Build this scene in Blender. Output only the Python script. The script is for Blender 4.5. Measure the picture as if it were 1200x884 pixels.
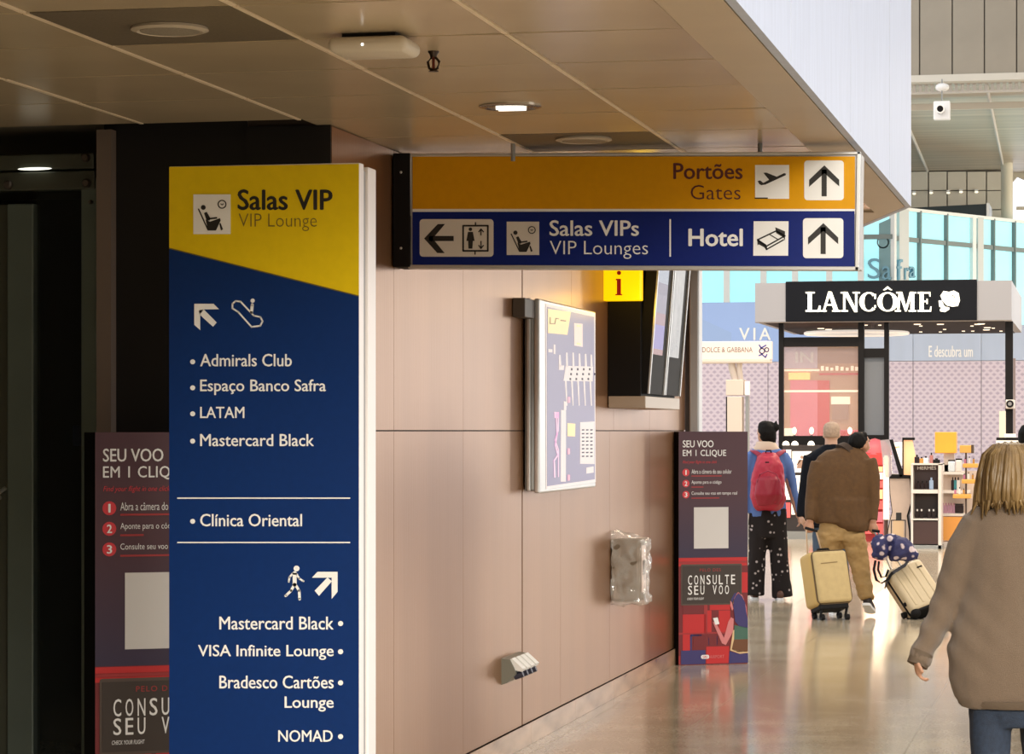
import bpy, bmesh, math, random
from mathutils import Vector, Matrix, noise
random.seed(7)
for o in list(bpy.data.objects): bpy.data.objects.remove(o)
scn = bpy.context.scene
C = scn.collection
PI = math.pi

# ------------------------------------------------------------------ camera
F = 3200.0; H = 1.68; TH = math.atan(690 / F); HOR = 505.0
cc, ss = math.cos(TH), math.sin(TH)
cam = bpy.data.cameras.new('camera'); camo = bpy.data.objects.new('camera', cam); C.objects.link(camo)
camo.location = (0, 0, H); camo.rotation_euler = (PI/2, 0, TH)
cam.sensor_fit = 'HORIZONTAL'; cam.sensor_width = 36; cam.lens = 36 * F / 1200
cam.shift_y = (HOR - 442) / 1200; cam.clip_end = 400; cam.clip_start = .05
scn.camera = camo
# ------------------------------------------------------------------ colour, world
vs = scn.view_settings
vs.view_transform = 'Standard'; vs.look = 'None'; vs.gamma = 1; vs.use_curve_mapping = False
vs.exposure = 0.0
w = bpy.data.worlds.new('world'); scn.world = w; w.use_nodes = True
bg = w.node_tree.nodes['Background']; bg.inputs[0].default_value = (0.94, 0.95, 1.0, 1); bg.inputs[1].default_value = 1.5
# ------------------------------------------------------------------ fill lights added to brighten the hall
def area(name, loc, sx, sy, power, col, rot=(0, 0, 0)):
    l = bpy.data.lights.new(name, 'AREA'); l.shape = 'RECTANGLE'; l.size = sx; l.size_y = sy; l.energy = power; l.color = col
    o = bpy.data.objects.new(name, l); C.objects.link(o); o.location = loc; o.rotation_euler = rot
    return o
def spot(name, loc, power, col, ang=120, rot=(0, 0, 0), r=.08):
    l = bpy.data.lights.new(name, 'SPOT'); l.energy = power; l.color = col; l.spot_size = math.radians(ang); l.spot_blend = .6; l.shadow_soft_size = r
    o = bpy.data.objects.new(name, l); C.objects.link(o); o.location = loc; o.rotation_euler = rot
    return o
area('hall_fill', (3.0, 22, 8.6), 6, 1.2, 350, (1, .84, .62))  # unseen area fills added overhead to lift the hall's brightness
area('hall_fill', (0.5, 31, 8.6), 6, 1.2, 700, (1, .82, .6))
area('hall_fill', (-3.5, 38, 8.6), 6, 1.2, 700, (1, .82, .6))

area('side_fill', (14, 12, 6), 22, 7, 1200, (1, .95, .90), (0, math.radians(-78), 0)).rotation_euler = (0, math.radians(78), 0)  # unseen fill added from the side for wall, fascia and people
area('far_fill', (11, 58, 5.0), 9, 4, 1500, (1, .90, .72), (0, math.radians(100), 0))  # added fill for the high cladding, standing in for the bright window
area('hall_fill', (4.0, 46, 7.2), 6, 1.2, 800, (1, .9, .78))  # further added fill towards the hoarding
area('hall_fill', (-8.5, 47, 7.2), 6, 1.2, 800, (1, .9, .78))
area('rear_fill', (4.5, -5, 6.5), 9, 3, 2700, (1, .93, .82), (math.radians(68), 0, math.radians(22)))  # fill added behind the camera to brighten the sign faces
for lx_, ly_ in ((-2.1, 3.0), (-2.1, 6.0), (-2.1, -1.0)):
    spot('ceiling_fill', (lx_, ly_, 2.84), 120, (1, .86, .68), 140)  # added spot fills under the low ceiling, no fixtures there

# ------------------------------------------------------------------ helpers
def ray(x, y):
    a = (x - 600) / F; b = (HOR - y) / F
    return Vector((a * cc - ss, a * ss + cc, b))
CAMP = Vector((0, 0, H))
def at_d(x, y, d): return CAMP + ray(x, y) * d
def at_X(x, y, X):
    r = ray(x, y); return CAMP + r * (X / r.x)
def at_Y(x, y, Y):
    r = ray(x, y); return CAMP + r * (Y / r.y)
def at_z(x, y, z):
    r = ray(x, y); return CAMP + r * ((z - H) / r.z)
RV = Vector((cc, ss, 0)); FV = Vector((-ss, cc, 0)); UV = Vector((0, 0, 1))

class Frame:
    "a plane: local x to the right, local z up, the front looks along local -y"
    def __init__(s, origin, rotz=0, roll=0):
        s.M = Matrix.Translation(Vector(origin)) @ Matrix.Rotation(rotz, 4, 'Z') @ Matrix.Rotation(roll, 4, 'Y')
        s.I = s.M.inverted()
    def uv(s, x, y):
        o = s.I @ CAMP; r = s.I.to_3x3() @ ray(x, y)
        t = -o.y / r.y; p = o + r * t
        return (p.x, p.z)
    def P(s, u, w_, v): return s.M @ Vector((u, w_, v))

MATS = {}
def mat(name, col, rough=.5, metal=0, emit=0, emcol=None, noise_=0, nscale=8, bump=0, bscale=40, spec=.5, alpha=None, coat=0, stretch=(1, 1, 1), trans=0, col2=None, sheen=0):
    if name in MATS: return MATS[name]
    m = bpy.data.materials.new(name); m.use_nodes = True; nt = m.node_tree; b = nt.nodes['Principled BSDF']
    c4 = tuple(col) + (1,)
    b.inputs['Base Color'].default_value = c4; b.inputs['Roughness'].default_value = rough; b.inputs['Metallic'].default_value = metal
    b.inputs['Specular IOR Level'].default_value = spec
    if coat: b.inputs['Coat Weight'].default_value = coat; b.inputs['Coat Roughness'].default_value = .08
    if sheen: b.inputs['Sheen Weight'].default_value = sheen
    if trans: b.inputs['Transmission Weight'].default_value = trans
    if alpha is not None: b.inputs['Alpha'].default_value = alpha
    if emit: b.inputs['Emission Color'].default_value = (tuple(emcol) if emcol else tuple(col)) + (1,); b.inputs['Emission Strength'].default_value = emit
    if noise_ or bump:
        tc = nt.nodes.new('ShaderNodeTexCoord'); mp = nt.nodes.new('ShaderNodeMapping'); mp.inputs['Scale'].default_value = stretch
        nt.links.new(tc.outputs['Object'], mp.inputs[0])
    if noise_:
        n = nt.nodes.new('ShaderNodeTexNoise'); n.inputs['Scale'].default_value = nscale; n.inputs['Detail'].default_value = 5
        nt.links.new(mp.outputs[0], n.inputs['Vector'])
        r = nt.nodes.new('ShaderNodeValToRGB'); r.color_ramp.elements[0].position = .3; r.color_ramp.elements[1].position = .7
        a = col2 if col2 else tuple(max(0, c * (1 - noise_)) for c in col)
        r.color_ramp.elements[0].color = tuple(a) + (1,)
        r.color_ramp.elements[1].color = tuple(min(1, c * (1 + (0 if col2 else noise_))) for c in col) + (1,)
        nt.links.new(n.outputs['Fac'], r.inputs[0]); nt.links.new(r.outputs[0], b.inputs['Base Color'])
    if bump:
        n2 = nt.nodes.new('ShaderNodeTexNoise'); n2.inputs['Scale'].default_value = bscale; n2.inputs['Detail'].default_value = 3
        nt.links.new(mp.outputs[0], n2.inputs['Vector'])
        bp = nt.nodes.new('ShaderNodeBump'); bp.inputs['Strength'].default_value = bump; bp.inputs['Distance'].default_value = .01
        nt.links.new(n2.outputs['Fac'], bp.inputs['Height']); nt.links.new(bp.outputs[0], b.inputs['Normal'])
    MATS[name] = m
    return m

class MB:
    def __init__(s): s.v = []; s.f = []
    def add(s, vs_, fs):
        n = len(s.v); s.v += [Vector(p) for p in vs_]; s.f += [tuple(i + n for i in f) for f in fs]; return s
    def hexa(s, p):  # 8 points: bottom 4 ccw, top 4 ccw
        return s.add(p, [(3, 2, 1, 0), (4, 5, 6, 7), (0, 1, 5, 4), (1, 2, 6, 5), (2, 3, 7, 6), (3, 0, 4, 7)])
    def box(s, x0, x1, y0, y1, z0, z1, M=None):
        p = [Vector(q) for q in ((x0, y0, z0), (x1, y0, z0), (x1, y1, z0), (x0, y1, z0), (x0, y0, z1), (x1, y0, z1), (x1, y1, z1), (x0, y1, z1))]
        if M: p = [M @ q for q in p]
        return s.hexa(p)
    def bbox(s, x0, x1, y0, y1, z0, z1, b=.01, M=None, seg=2):
        bm = bmesh.new(); bmesh.ops.create_cube(bm, size=1)
        for v in bm.verts: v.co = Vector(((x0 + x1) / 2 + v.co.x * (x1 - x0), (y0 + y1) / 2 + v.co.y * (y1 - y0), (z0 + z1) / 2 + v.co.z * (z1 - z0)))
        bmesh.ops.bevel(bm, geom=bm.edges[:], offset=b, segments=seg, affect='EDGES', profile=.5)
        bm.verts.index_update()
        s.add([(M @ v.co) if M else v.co.copy() for v in bm.verts], [tuple(v.index for v in f.verts) for f in bm.faces]); bm.free(); return s
    def prism(s, pts, d0, d1, fn):  # 2D polygon, fn(u, depth, v) -> world
        n = len(pts)
        A = sum(pts[i][0] * pts[(i + 1) % n][1] - pts[(i + 1) % n][0] * pts[i][1] for i in range(n))
        if A < 0: pts = pts[::-1]
        vs_ = [fn(u, d0, v) for u, v in pts] + [fn(u, d1, v) for u, v in pts]
        fs = [tuple(range(n)), tuple(range(2 * n - 1, n - 1, -1))] + [(i, i + n, (i + 1) % n + n, (i + 1) % n) for i in range(n)]
        return s.add(vs_, fs)
    def tube(s, path, r, n=10, ref=None, cap=True):
        "path of points; r a number, or a list of (ra, rb) along the reference direction and across it"
        P = [Vector(p) for p in path]; m = len(P)
        R = [(q if isinstance(q, tuple) else (q, q)) for q in (r if isinstance(r, list) else [r] * m)]
        base = len(s.v); rings = []
        for i in range(m):
            t = (P[min(i + 1, m - 1)] - P[max(i - 1, 0)]).normalized()
            rf = Vector(ref) if ref else (Vector((0, 0, 1)) if abs(t.z) < .9 else Vector((1, 0, 0)))
            a = (rf - t * rf.dot(t)).normalized(); b = t.cross(a)
            rings.append([P[i] + a * (math.cos(2 * PI * k / n) * R[i][0]) + b * (math.sin(2 * PI * k / n) * R[i][1]) for k in range(n)])
        vs_ = [q for rg in rings for q in rg]; fs = []
        for i in range(m - 1):
            for k in range(n):
                fs.append((i * n + k, i * n + (k + 1) % n, (i + 1) * n + (k + 1) % n, (i + 1) * n + k))
        if cap: fs.append(tuple(range(n - 1, -1, -1))); fs.append(tuple((m - 1) * n + k for k in range(n)))
        return s.add(vs_, fs)
    def ell(s, c, rx, ry, rz, M=None, n=16, m=10):
        vs_ = []; fs = []; c = Vector(c)
        for i in range(m + 1):
            t = PI * i / m
            for k in range(n):
                p = Vector((rx * math.sin(t) * math.cos(2 * PI * k / n), ry * math.sin(t) * math.sin(2 * PI * k / n), rz * math.cos(t)))
                vs_.append(c + (M.to_3x3() @ p if M else p))
        for i in range(m):
            for k in range(n): fs.append((i * n + k, (i + 1) * n + k, (i + 1) * n + (k + 1) % n, i * n + (k + 1) % n))
        n0 = len(s.v); s.add(vs_, fs)
        return s
    def lathe(s, prof, c, n=20, M=None):  # prof: (r, z)
        c = Vector(c); vs_ = []; fs = []
        for r_, z in prof:
            for k in range(n):
                p = Vector((r_ * math.cos(2 * PI * k / n), r_ * math.sin(2 * PI * k / n), z)); vs_.append(c + (M.to_3x3() @ p if M else p))
        for i in range(len(prof) - 1):
            for k in range(n): fs.append((i * n + k, i * n + (k + 1) % n, (i + 1) * n + (k + 1) % n, (i + 1) * n + k))
        fs.append(tuple(range(n - 1, -1, -1))); fs.append(tuple((len(prof) - 1) * n + k for k in range(n)))
        return s.add(vs_, fs)

def finish(me, smooth):
    bm = bmesh.new(); bm.from_mesh(me)
    bmesh.ops.remove_doubles(bm, verts=bm.verts[:], dist=1e-6)
    bmesh.ops.recalc_face_normals(bm, faces=bm.faces[:]); bm.to_mesh(me); bm.free()
    if smooth:
        me.polygons.foreach_set('use_smooth', [True] * len(me.polygons))
def world_of(o):
    M = o.matrix_basis if not o.parent else world_of(o.parent) @ o.matrix_basis
    return M
def obj(name, mb, m, parent=None, smooth=False, sharp=True):
    "world-space mesh builder -> one object, its own origin at the middle of its base"
    if not mb.v: return None
    xs = [p.x for p in mb.v]; ys = [p.y for p in mb.v]; zs = [p.z for p in mb.v]
    o_ = Vector(((min(xs) + max(xs)) / 2, (min(ys) + max(ys)) / 2, min(zs)))
    me = bpy.data.meshes.new(name)
    if parent:
        W = world_of(parent).inverted(); R3 = W.to_3x3(); loc = W @ o_
        me.from_pydata([tuple(R3 @ (p - o_)) for p in mb.v], [], mb.f)
    else:
        loc = o_; me.from_pydata([tuple(p - o_) for p in mb.v], [], mb.f)
    finish(me, smooth)
    o = bpy.data.objects.new(name, me); o.location = loc
    if m: me.materials.append(m)
    if parent: o.parent = parent
    C.objects.link(o)
    if smooth and sharp:
        try:
            me.set_sharp_from_angle(angle=math.radians(40))
        except Exception: pass
    return o
def tag(o, label=None, cat=None, group=None, kind=None):
    if label: o['label'] = label
    if cat: o['category'] = cat
    if group: o['group'] = group
    if kind: o['kind'] = kind
    return o
def thing(name, label, cat, loc, rz=0, group=None, kind=None):
    o = bpy.data.objects.new(name, None); o.empty_display_size = .1; C.objects.link(o)
    o.location = loc; o.rotation_euler = (0, 0, rz)
    return tag(o, label, cat, group, kind)
def struct(name, mb, m, label=None):
    o = obj(name, mb, m); o['kind'] = 'structure'
    if label: o['label'] = label
    return o

# ---- flat print on a face -------------------------------------------------
def circ(cx, cy, r, n=24): return [(cx + r * math.cos(2 * PI * k / n), cy + r * math.sin(2 * PI * k / n)) for k in range(n)]
def rrect(x0, y0, x1, y1, r=0, n=5):
    if r <= 0: return [(x0, y0), (x1, y0), (x1, y1), (x0, y1)]
    pts = []
    for cx, cy, a0 in ((x1 - r, y0 + r, -PI/2), (x1 - r, y1 - r, 0), (x0 + r, y1 - r, PI/2), (x0 + r, y0 + r, PI)):
        for k in range(n + 1): a = a0 + PI/2 * k / n; pts.append((cx + r * math.cos(a), cy + r * math.sin(a)))
    return pts
def stroke(pts, w_, closed=False, capr=False):
    out = []; n = len(pts)
    for i in range(n if closed else n - 1):
        a = Vector(pts[i]); b = Vector(pts[(i + 1) % n]); d = b - a
        if d.length < 1e-6: continue
        q = Vector((-d.y, d.x)).normalized() * (w_ / 2)
        out.append([tuple(a + q), tuple(b + q), tuple(b - q), tuple(a - q)])
    for i in range(n):
        if capr or closed or 0 < i < n - 1: out.append(circ(pts[i][0], pts[i][1], w_ / 2, 10))
    return out
def ring(cx, cy, r, w_, n=28):
    return stroke(circ(cx, cy, r, n), w_, closed=True)
LAY = .0012
def prints(name, polys, uvf, fr, m, parent, layer=1, label=None, back=None):
    if name.endswith('s') and len(polys) > 1 and name in ('red_blocks', 'mid_red_blocks', 'seat_shapes', 'dark_bands', 'inset_marks', 'terminal_blocks'):
        for pl in polys: o = prints(name[:-1], [pl], uvf, fr, m, parent, layer, label, back)
        return o
    mb = MB()
    for pl in polys:
        mb.prism([uvf(*p) for p in pl], -(LAY * layer), (-(LAY * (layer - 1)) + .0003) if back is None else back, fr.P)
    o = obj(name, mb, m, parent)
    if label: o['label'] = label
    return o
def glyphs(s, bold=0, shear=0, spacing=1.0):
    cu = bpy.data.curves.new('t', 'FONT'); cu.body = s; cu.size = 1; cu.offset = bold; cu.shear = shear; cu.space_character = spacing; cu.resolution_u = 3; cu.fill_mode = 'FRONT'
    o = bpy.data.objects.new('t', cu); C.objects.link(o)
    dg = bpy.context.evaluated_depsgraph_get(); me = bpy.data.meshes.new_from_object(o.evaluated_get(dg))
    vs_ = [v.co.copy() for v in me.vertices]; fs = [tuple(p.vertices) for p in me.polygons]
    bpy.data.objects.remove(o); bpy.data.meshes.remove(me); bpy.data.curves.remove(cu)
    return vs_, fs
def text(s, x0, y0, x1, y1, uvf, fr, m, parent, layer=1, bold=0, shear=0, spacing=1.0, name='lettering', extrude=0):
    "ink box x0..x1, y0 (top)..y1 (bottom) in the face's own drawing units"
    vs_, fs = glyphs(s, min(bold, 0), shear, spacing)
    if not vs_: return
    ax0 = min(v.x for v in vs_); ax1 = max(v.x for v in vs_); ay0 = min(v.y for v in vs_); ay1 = max(v.y for v in vs_)
    mb = MB(); pts = []
    for v in vs_:
        x = x0 + (v.x - ax0) / (ax1 - ax0) * (x1 - x0); y = y1 + (v.y - ay0) / (ay1 - ay0) * (y0 - y1)
        u, q = uvf(x, y); pts.append(fr.P(u, -(LAY * layer) - extrude, q))
    mb.add(pts, fs)
    if bold > 0:
        sc = (x1 - x0) / (ax1 - ax0)
        for q_, (dx, dy) in enumerate(((-bold * .8, 0), (bold * .8, 0), (0, -bold * .5), (0, bold * .5))):
            mb.add([fr.P(*(lambda uv_: (uv_[0], -(LAY * layer) - extrude - .00004 * (q_ + 1), uv_[1]))(uvf(x0 + (v.x - ax0) * sc + dx * sc, y1 + (v.y - ay0) / (ay1 - ay0) * (y0 - y1) + dy * sc))) for v in vs_], fs)
    if extrude:   # side walls for raised letters
        back = [p - (fr.M.to_3x3() @ Vector((0, -1, 0))) * extrude for p in pts]
        n = len(mb.v); mb.v += back
        cnt = {}
        for f in fs:
            for i in range(len(f)): e = (f[i], f[(i + 1) % len(f)]); cnt[tuple(sorted(e))] = cnt.get(tuple(sorted(e)), 0) + 1
        for (a, b), k in cnt.items():
            if k == 1: mb.f.append((a, b, b + n, a + n))
    return obj(name, mb, m, parent)
def pbox(fr, x0, y0, x1, y1, depth, m, parent=None, name='panel', front=0, bev=0):
    "box whose front covers a rectangle of the plane fr, reaching back by depth"
    (u0, v1), (u1, v0) = fr.uv(x0, y0), fr.uv(x1, y1)
    mb = MB()
    if bev: mb.bbox(u0, u1, -front, depth, v0, v1, bev, fr.M)
    else: mb.box(u0, u1, -front, depth, v0, v1, fr.M)
    return obj(name, mb, m, parent)
def remeshed(mb, voxel, smooth_it=3, fn=None):
    "union of closed pieces into one continuous skin; returns a new MB"
    me = bpy.data.meshes.new('r'); me.from_pydata([tuple(p) for p in mb.v], [], mb.f)
    finish(me, False)
    o = bpy.data.objects.new('r', me); C.objects.link(o)
    md = o.modifiers.new('r', 'REMESH'); md.mode = 'VOXEL'; md.voxel_size = voxel
    if smooth_it: sm = o.modifiers.new('s', 'SMOOTH'); sm.iterations = smooth_it; sm.factor = .5
    dg = bpy.context.evaluated_depsgraph_get(); e = bpy.data.meshes.new_from_object(o.evaluated_get(dg))
    out = MB(); nr = [v.normal.copy() for v in e.vertices]
    out.v = [v.co.copy() + (nr[i] * fn(v.co) if fn else Vector()) for i, v in enumerate(e.vertices)]
    out.f = [tuple(p.vertices) for p in e.polygons]
    bpy.data.objects.remove(o); bpy.data.meshes.remove(me); bpy.data.meshes.remove(e)
    return out

# ------------------------------------------------------------------ materials
M_floor = mat('polished_granite', (.40, .345, .27), .13, noise_=.16, nscale=5, bump=.03, bscale=1.2, spec=.7)
def granite(m, sc=60):
    nt = m.node_tree; b = nt.nodes['Principled BSDF']; tc = nt.nodes.new('ShaderNodeTexCoord')
    n = nt.nodes.new('ShaderNodeTexNoise'); n.inputs['Scale'].default_value = sc; n.inputs['Detail'].default_value = 8
    n2 = nt.nodes.new('ShaderNodeTexNoise'); n2.inputs['Scale'].default_value = 2.2; n2.inputs['Detail'].default_value = 4
    geo = nt.nodes.new('ShaderNodeNewGeometry')
    nt.links.new(geo.outputs['Position'], n.inputs['Vector']); nt.links.new(geo.outputs['Position'], n2.inputs['Vector'])
    mx = nt.nodes.new('ShaderNodeMix'); mx.data_type = 'FLOAT'; mx.inputs[0].default_value = .45
    nt.links.new(n.outputs['Fac'], mx.inputs[2]); nt.links.new(n2.outputs['Fac'], mx.inputs[3])
    r = nt.nodes.new('ShaderNodeValToRGB'); r.color_ramp.elements[0].position = .38; r.color_ramp.elements[1].position = .62
    r.color_ramp.elements[0].color = (.34, .275, .185, 1); r.color_ramp.elements[1].color = (.53, .45, .33, 1)
    nt.links.new(mx.outputs[0], r.inputs[0]); nt.links.new(r.outputs[0], b.inputs['Base Color'])
granite(M_floor)
M_skirt = mat('granite_skirting', (.36, .23, .14), .2, noise_=.35, nscale=9, stretch=(1, .22, 1))
M_wall = mat('brushed_bronze_panel', (.31, .158, .078), .31, .6, spec=.2, noise_=.06, nscale=3, bump=.05, bscale=60, stretch=(1, 1, .04))
M_joint = mat('dark_joint', (.03, .018, .012), .8)
M_ceil = mat('lacquered_ceiling_metal', (.56, .45, .30), .22, 0, noise_=.05, nscale=2, bump=.05, bscale=3, spec=.8)
M_ceil_dark = mat('speaker_grille_metal', (.15, .12, .08), .5, noise_=.15, nscale=90)
M_rail = mat('ceiling_rail', (.85, .70, .50), .4)
M_soffit = mat('beige_soffit', (.50, .40, .28), .45, noise_=.04, nscale=3)
M_fascia = mat('white_fascia_plaster', (.48, .54, .68), .5, noise_=.05, nscale=6, stretch=(1, 4, .5))
M_black = mat('matt_black', (.008, .007, .007), .6, spec=.15)
M_dark = mat('dark_lacquer', (.010, .009, .009), .45, spec=.3)
M_white = mat('white_vinyl', (.82, .82, .8), .45)
M_whitemetal = mat('white_powder_coat', (.80, .76, .74), .4)
M_silver = mat('anodised_silver', (.62, .62, .61), .32, .7)
M_grey = mat('grey_metal', (.30, .31, .30), .4, .5)
M_yel = mat('yellow_vinyl', (.72, .52, .004), .45, spec=.25, noise_=.03, nscale=30)
M_orange = mat('orange_yellow_vinyl', (.66, .31, .0), .4, spec=.2, noise_=.03, nscale=30)
M_blue = mat('deep_blue_vinyl', (.003, .025, .125), .42, spec=.2, noise_=.05, nscale=40)
M_blue2 = mat('royal_blue_vinyl', (.003, .014, .15), .4, spec=.2, noise_=.05, nscale=40)
M_ink = mat('black_ink', (.012, .010, .008), .5)
M_inkred = mat('maroon_ink', (.09, .012, .008), .5)
M_inkthin = mat('brown_ink', (.16, .11, .01), .5)

exec_parts = []
# ================================================================== SETTING
# floor: slab below, stone slabs as pieces where they can be told apart
struct('floor', MB().box(-16, 20, -8, 80, -.3, -.004), M_floor, 'polished beige granite floor with faint joints')
floor = bpy.data.objects['floor']
TX = 1.27
gx = [-2.90 + .0, -2.27, -1.0, .27, 1.54, 2.81]
gy = [11.2 + TX * k for k in range(17)]
for i in range(len(gx) - 1):
    for j in range(len(gy) - 1):
        mb = MB().box(gx[i] + .002, gx[i + 1] - .002, gy[j] + .002, gy[j + 1] - .002, -.004, 0)
        obj('tile', mb, M_floor, floor)
# the remainder of the floor stands level with the slabs
mb = MB()
mb.box(-16, -2.902, 11.2, gy[-1], -.004, 0).box(2.812, 20, 11.2, gy[-1], -.004, 0).box(-16, 20, -8, 11.198, -.004, 0).box(-16, 20, gy[-1] + .002, 80, -.004, 0)
o = obj('paving', mb, M_floor, floor)

# ceiling: slab, trays, rails
CZ = 2.90
def cfn(u, d, v): return Vector((u, v, d))
outline = [(-6.2, -8), (-1.03, -8), (-1.03, 14.85), (-2.2, 19.2), (-2.86, 20.0), (-6.2, 20.0)]
mb = MB().prism(outline, CZ + .028, 3.4, cfn)
ceiling = struct('ceiling', mb, mat('ceiling_void', (.10, .085, .06), .7), 'low suspended ceiling of glossy brown metal trays')
CXS = [-5.02, -4.37, -3.72, -3.07, -2.43, -1.785, -1.225]
CYS = [4.69 + .70 * k for k in range(22)]
for i in range(6):
    for j in range(21):
        x0, x1 = CXS[i], CXS[i + 1]; y0, y1 = CYS[j], CYS[j + 1]
        if x0 < -3.07 and y1 > 10.9: continue
        if i == 5 and y1 > 15.3: continue
        if i == 4 and y1 > 17.6: continue
        dark = (i == 3 and abs(y0 - 7.49) < .02) or (i == 4 and abs(y0 - 10.99) < .02)
        mb = MB(); g = .008; tilt = random.uniform(-.0015, .0015)
        mb.hexa([(x0 + .012, y0 + g, CZ + tilt), (x1 - .012, y0 + g, CZ - tilt), (x1 - .012, y1 - g, CZ - tilt), (x0 + .012, y1 - g, CZ + tilt),
                 (x0 + .012, y0 + g, CZ + .03), (x1 - .012, y0 + g, CZ + .03), (x1 - .012, y1 - g, CZ + .03), (x0 + .012, y1 - g, CZ + .03)])
        o = obj('ceiling_tile', mb, M_ceil_dark if dark else M_ceil, ceiling)
        if dark: o['label'] = 'dark perforated tray holding a round speaker'
        if i < 5 and not (x1 < -3.08 and y1 > 10.5):
            obj('rail', MB().box(x1 - .007, x1 + .007, y0 + .006, y1 - .006, CZ - .003, CZ + .02), M_rail, ceiling)
# plain trays behind the camera and beige soffit border
obj('tray', MB().box(-6.2, -1.225, -8, CYS[0], CZ, CZ + .03), M_ceil, ceiling)
mb = MB().prism([(-1.225, -8), (-1.035, -8), (-1.035, 14.85), (-2.2, 19.2), (-2.86, 19.95), (-2.95, 18.0), (-2.43, 17.6), (-1.785, 15.2), (-1.225, 15.2)], CZ - .012, CZ + .03, cfn)
o = obj('soffit_border', mb, M_soffit, ceiling)
# white fascia above the soffit edge
mb = MB()
fas = struct('wall_fascia', mb.prism([(-1.03, -8), (-1.0, -8), (-1.0, 14.85), (-2.17, 19.25), (-2.86, 20.05), (-2.9, 20.0), (-2.2, 19.2), (-1.03, 14.85)], CZ - .012, 6.5, cfn), M_fascia, 'white plastered fascia rising above the low ceiling edge')
fas.name = 'wall_right'
for yy in (9.0, 11.2, 13.3):
    obj('seam', MB().box(-1.001, -.999, yy, yy + .006, CZ, 6.5), mat('fascia_seam', (.45, .48, .55), .6), fas)

# left wall of bronze panels
wall = struct('wall_left', MB().box(-3.35, -3.012, 10.50, 20.0, .0, CZ + .2), M_joint, 'long wall of brushed bronze metal panels')
jy_up = [10.50, 11.48, 12.80, 14.17, 15.55, 16.95, 18.35, 19.98]
jy_lo = [10.50, 11.48, 12.80, 14.17, 15.22, 16.80, 18.35, 19.98]
for js, z0, z1 in ((jy_up, 1.683, CZ - .004), (jy_lo, .118, 1.677)):
    for k in range(len(js) - 1):
        g = .012 if abs(js[k + 1] - 14.17) < .01 else .0018
        g0 = .012 if abs(js[k] - 14.17) < .01 else .0018
        obj('panel', MB().box(-3.03, -3.0, js[k] + g0, js[k + 1] - g, z0, z1), M_wall, wall)
sk = struct('baseboard_left', MB().box(-3.02, -2.992, 10.5, 19.99, 0, .114), M_joint, 'polished granite skirting along the bronze wall')
yy = 10.52
while yy < 19.9:
    y2 = min(yy + 1.27, 19.98)
    obj('slab', MB().box(-3.01, -2.985, yy + .002, y2 - .002, .001, .114), M_skirt, sk); yy += 1.27
# dark recess wall, its column, and far side
struct('wall_recess', MB().box(-3.96, -3.352, 10.50, 10.62, 0, CZ + .1), M_dark, 'black lacquered recess wall').name = 'wall_back'
struct('trim_1', MB().box(-3.352, -3.001, 10.485, 10.5, 0, CZ), M_dark, 'black end panel of the bronze wall')
a0 = at_Y(113, 300, 10.44).x; a1 = at_Y(130, 300, 10.44).x
struct('trim_2', MB().box(a0, a1, 10.44, 10.60, 0, CZ - .002), mat('brown_pilaster', (.17, .13, .105), .5), 'brown steel pilaster beside the lift shaft')
struct('wall_far_left', MB().box(-6.3, -6.15, -8, 14, 0, 3.0), M_dark, 'dark wall left of the lift').name = 'wall_front'
struct('wall_x', MB().box(-6.3, -3.36, 13.9, 14.1, 0, 3.0), M_dark, 'dark wall behind the lift shaft').name = 'wall_north'
struct('wall_y', MB().box(-16.3, 20, -8.2, -8.0, 0, 9), mat('back_wall', (.22, .17, .12), .6), 'wall behind the viewer').name = 'wall_south'
# portal posts at the far end of the bronze wall
pA = at_Y(801.5, 400, 20.0).x; pB = at_Y(808, 400, 20.0).x; pC = at_Y(820, 400, 20.0).x
struct('trim_3', MB().box(-3.0, pB, 19.98, 20.10, 0, 2.95), mat('dark_bronze', (.06, .05, .045), .4, .4), 'dark bronze post closing the panel wall')
struct('trim_4', MB().bbox(pB + .002, pC, 19.96, 20.14, 0, 2.92, .012), mat('pale_post', (.46, .46, .45), .35, .4), 'pale metal portal post at the end of the bronze wall')

# hall: right side, skylit roof, upper parts far away
M_steel = mat('roof_paint', (.60, .58, .54), .6)
roof = struct('roof', MB().box(-.9, 20, 5.5, 5.9, 10.6, 11.2), M_steel, 'skylit hall roof of white painted strips')
for k in range(11):
    y0 = -7 + k * 5.2
    obj('roof_strip', MB().box(-.9, 20, y0, y0 + 3.0, 11.0, 11.2), M_steel, roof)
wr = struct('wall_hall', MB().box(19.8, 20, -8, 48, 0, 2.6), mat('hall_wall', (.45, .40, .34), .6), 'low wall on the far right of the hall'); wr.name = 'wall_east'
for k in range(8): obj('mullion', MB().box(19.8, 20, -8 + k * 8, -7.6 + k * 8, 2.6, 11), M_steel, wr)

# ================================================================== LIFT SHAFT (dark, at the far left)
M_liftsteel = mat('green_grey_steel', (.13, .165, .145), .45, .2, noise_=.1, nscale=3)
M_liftdark = mat('lift_header', (.07, .075, .055), .4)
lift = thing('elevator_shaft', 'dark glazed lift shaft with green grey steel frame and bolted header', 'elevator', (-4.3, 10.7, 0))
LF = Frame((0, 10.62, 0))
def lx(x): return at_Y(x, 300, 10.62).x
obj('post', MB().bbox(lx(8), lx(39), 10.62, 10.70, 0, 2.62, .006), M_liftsteel, lift)
obj('post', MB().bbox(lx(95), lx(113), 10.62, 10.72, 0, 2.72, .004), M_liftsteel, lift)
obj('post', MB().box(lx(-42), lx(6), 10.66, 10.74, 0, 2.62), M_liftdark, lift)
zt = lambda y: at_Y(60, y, 10.62).z
obj('header', MB().bbox(lx(-45), lx(112), 10.60, 10.70, zt(199), zt(181), .006), M_liftdark, lift)
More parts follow.
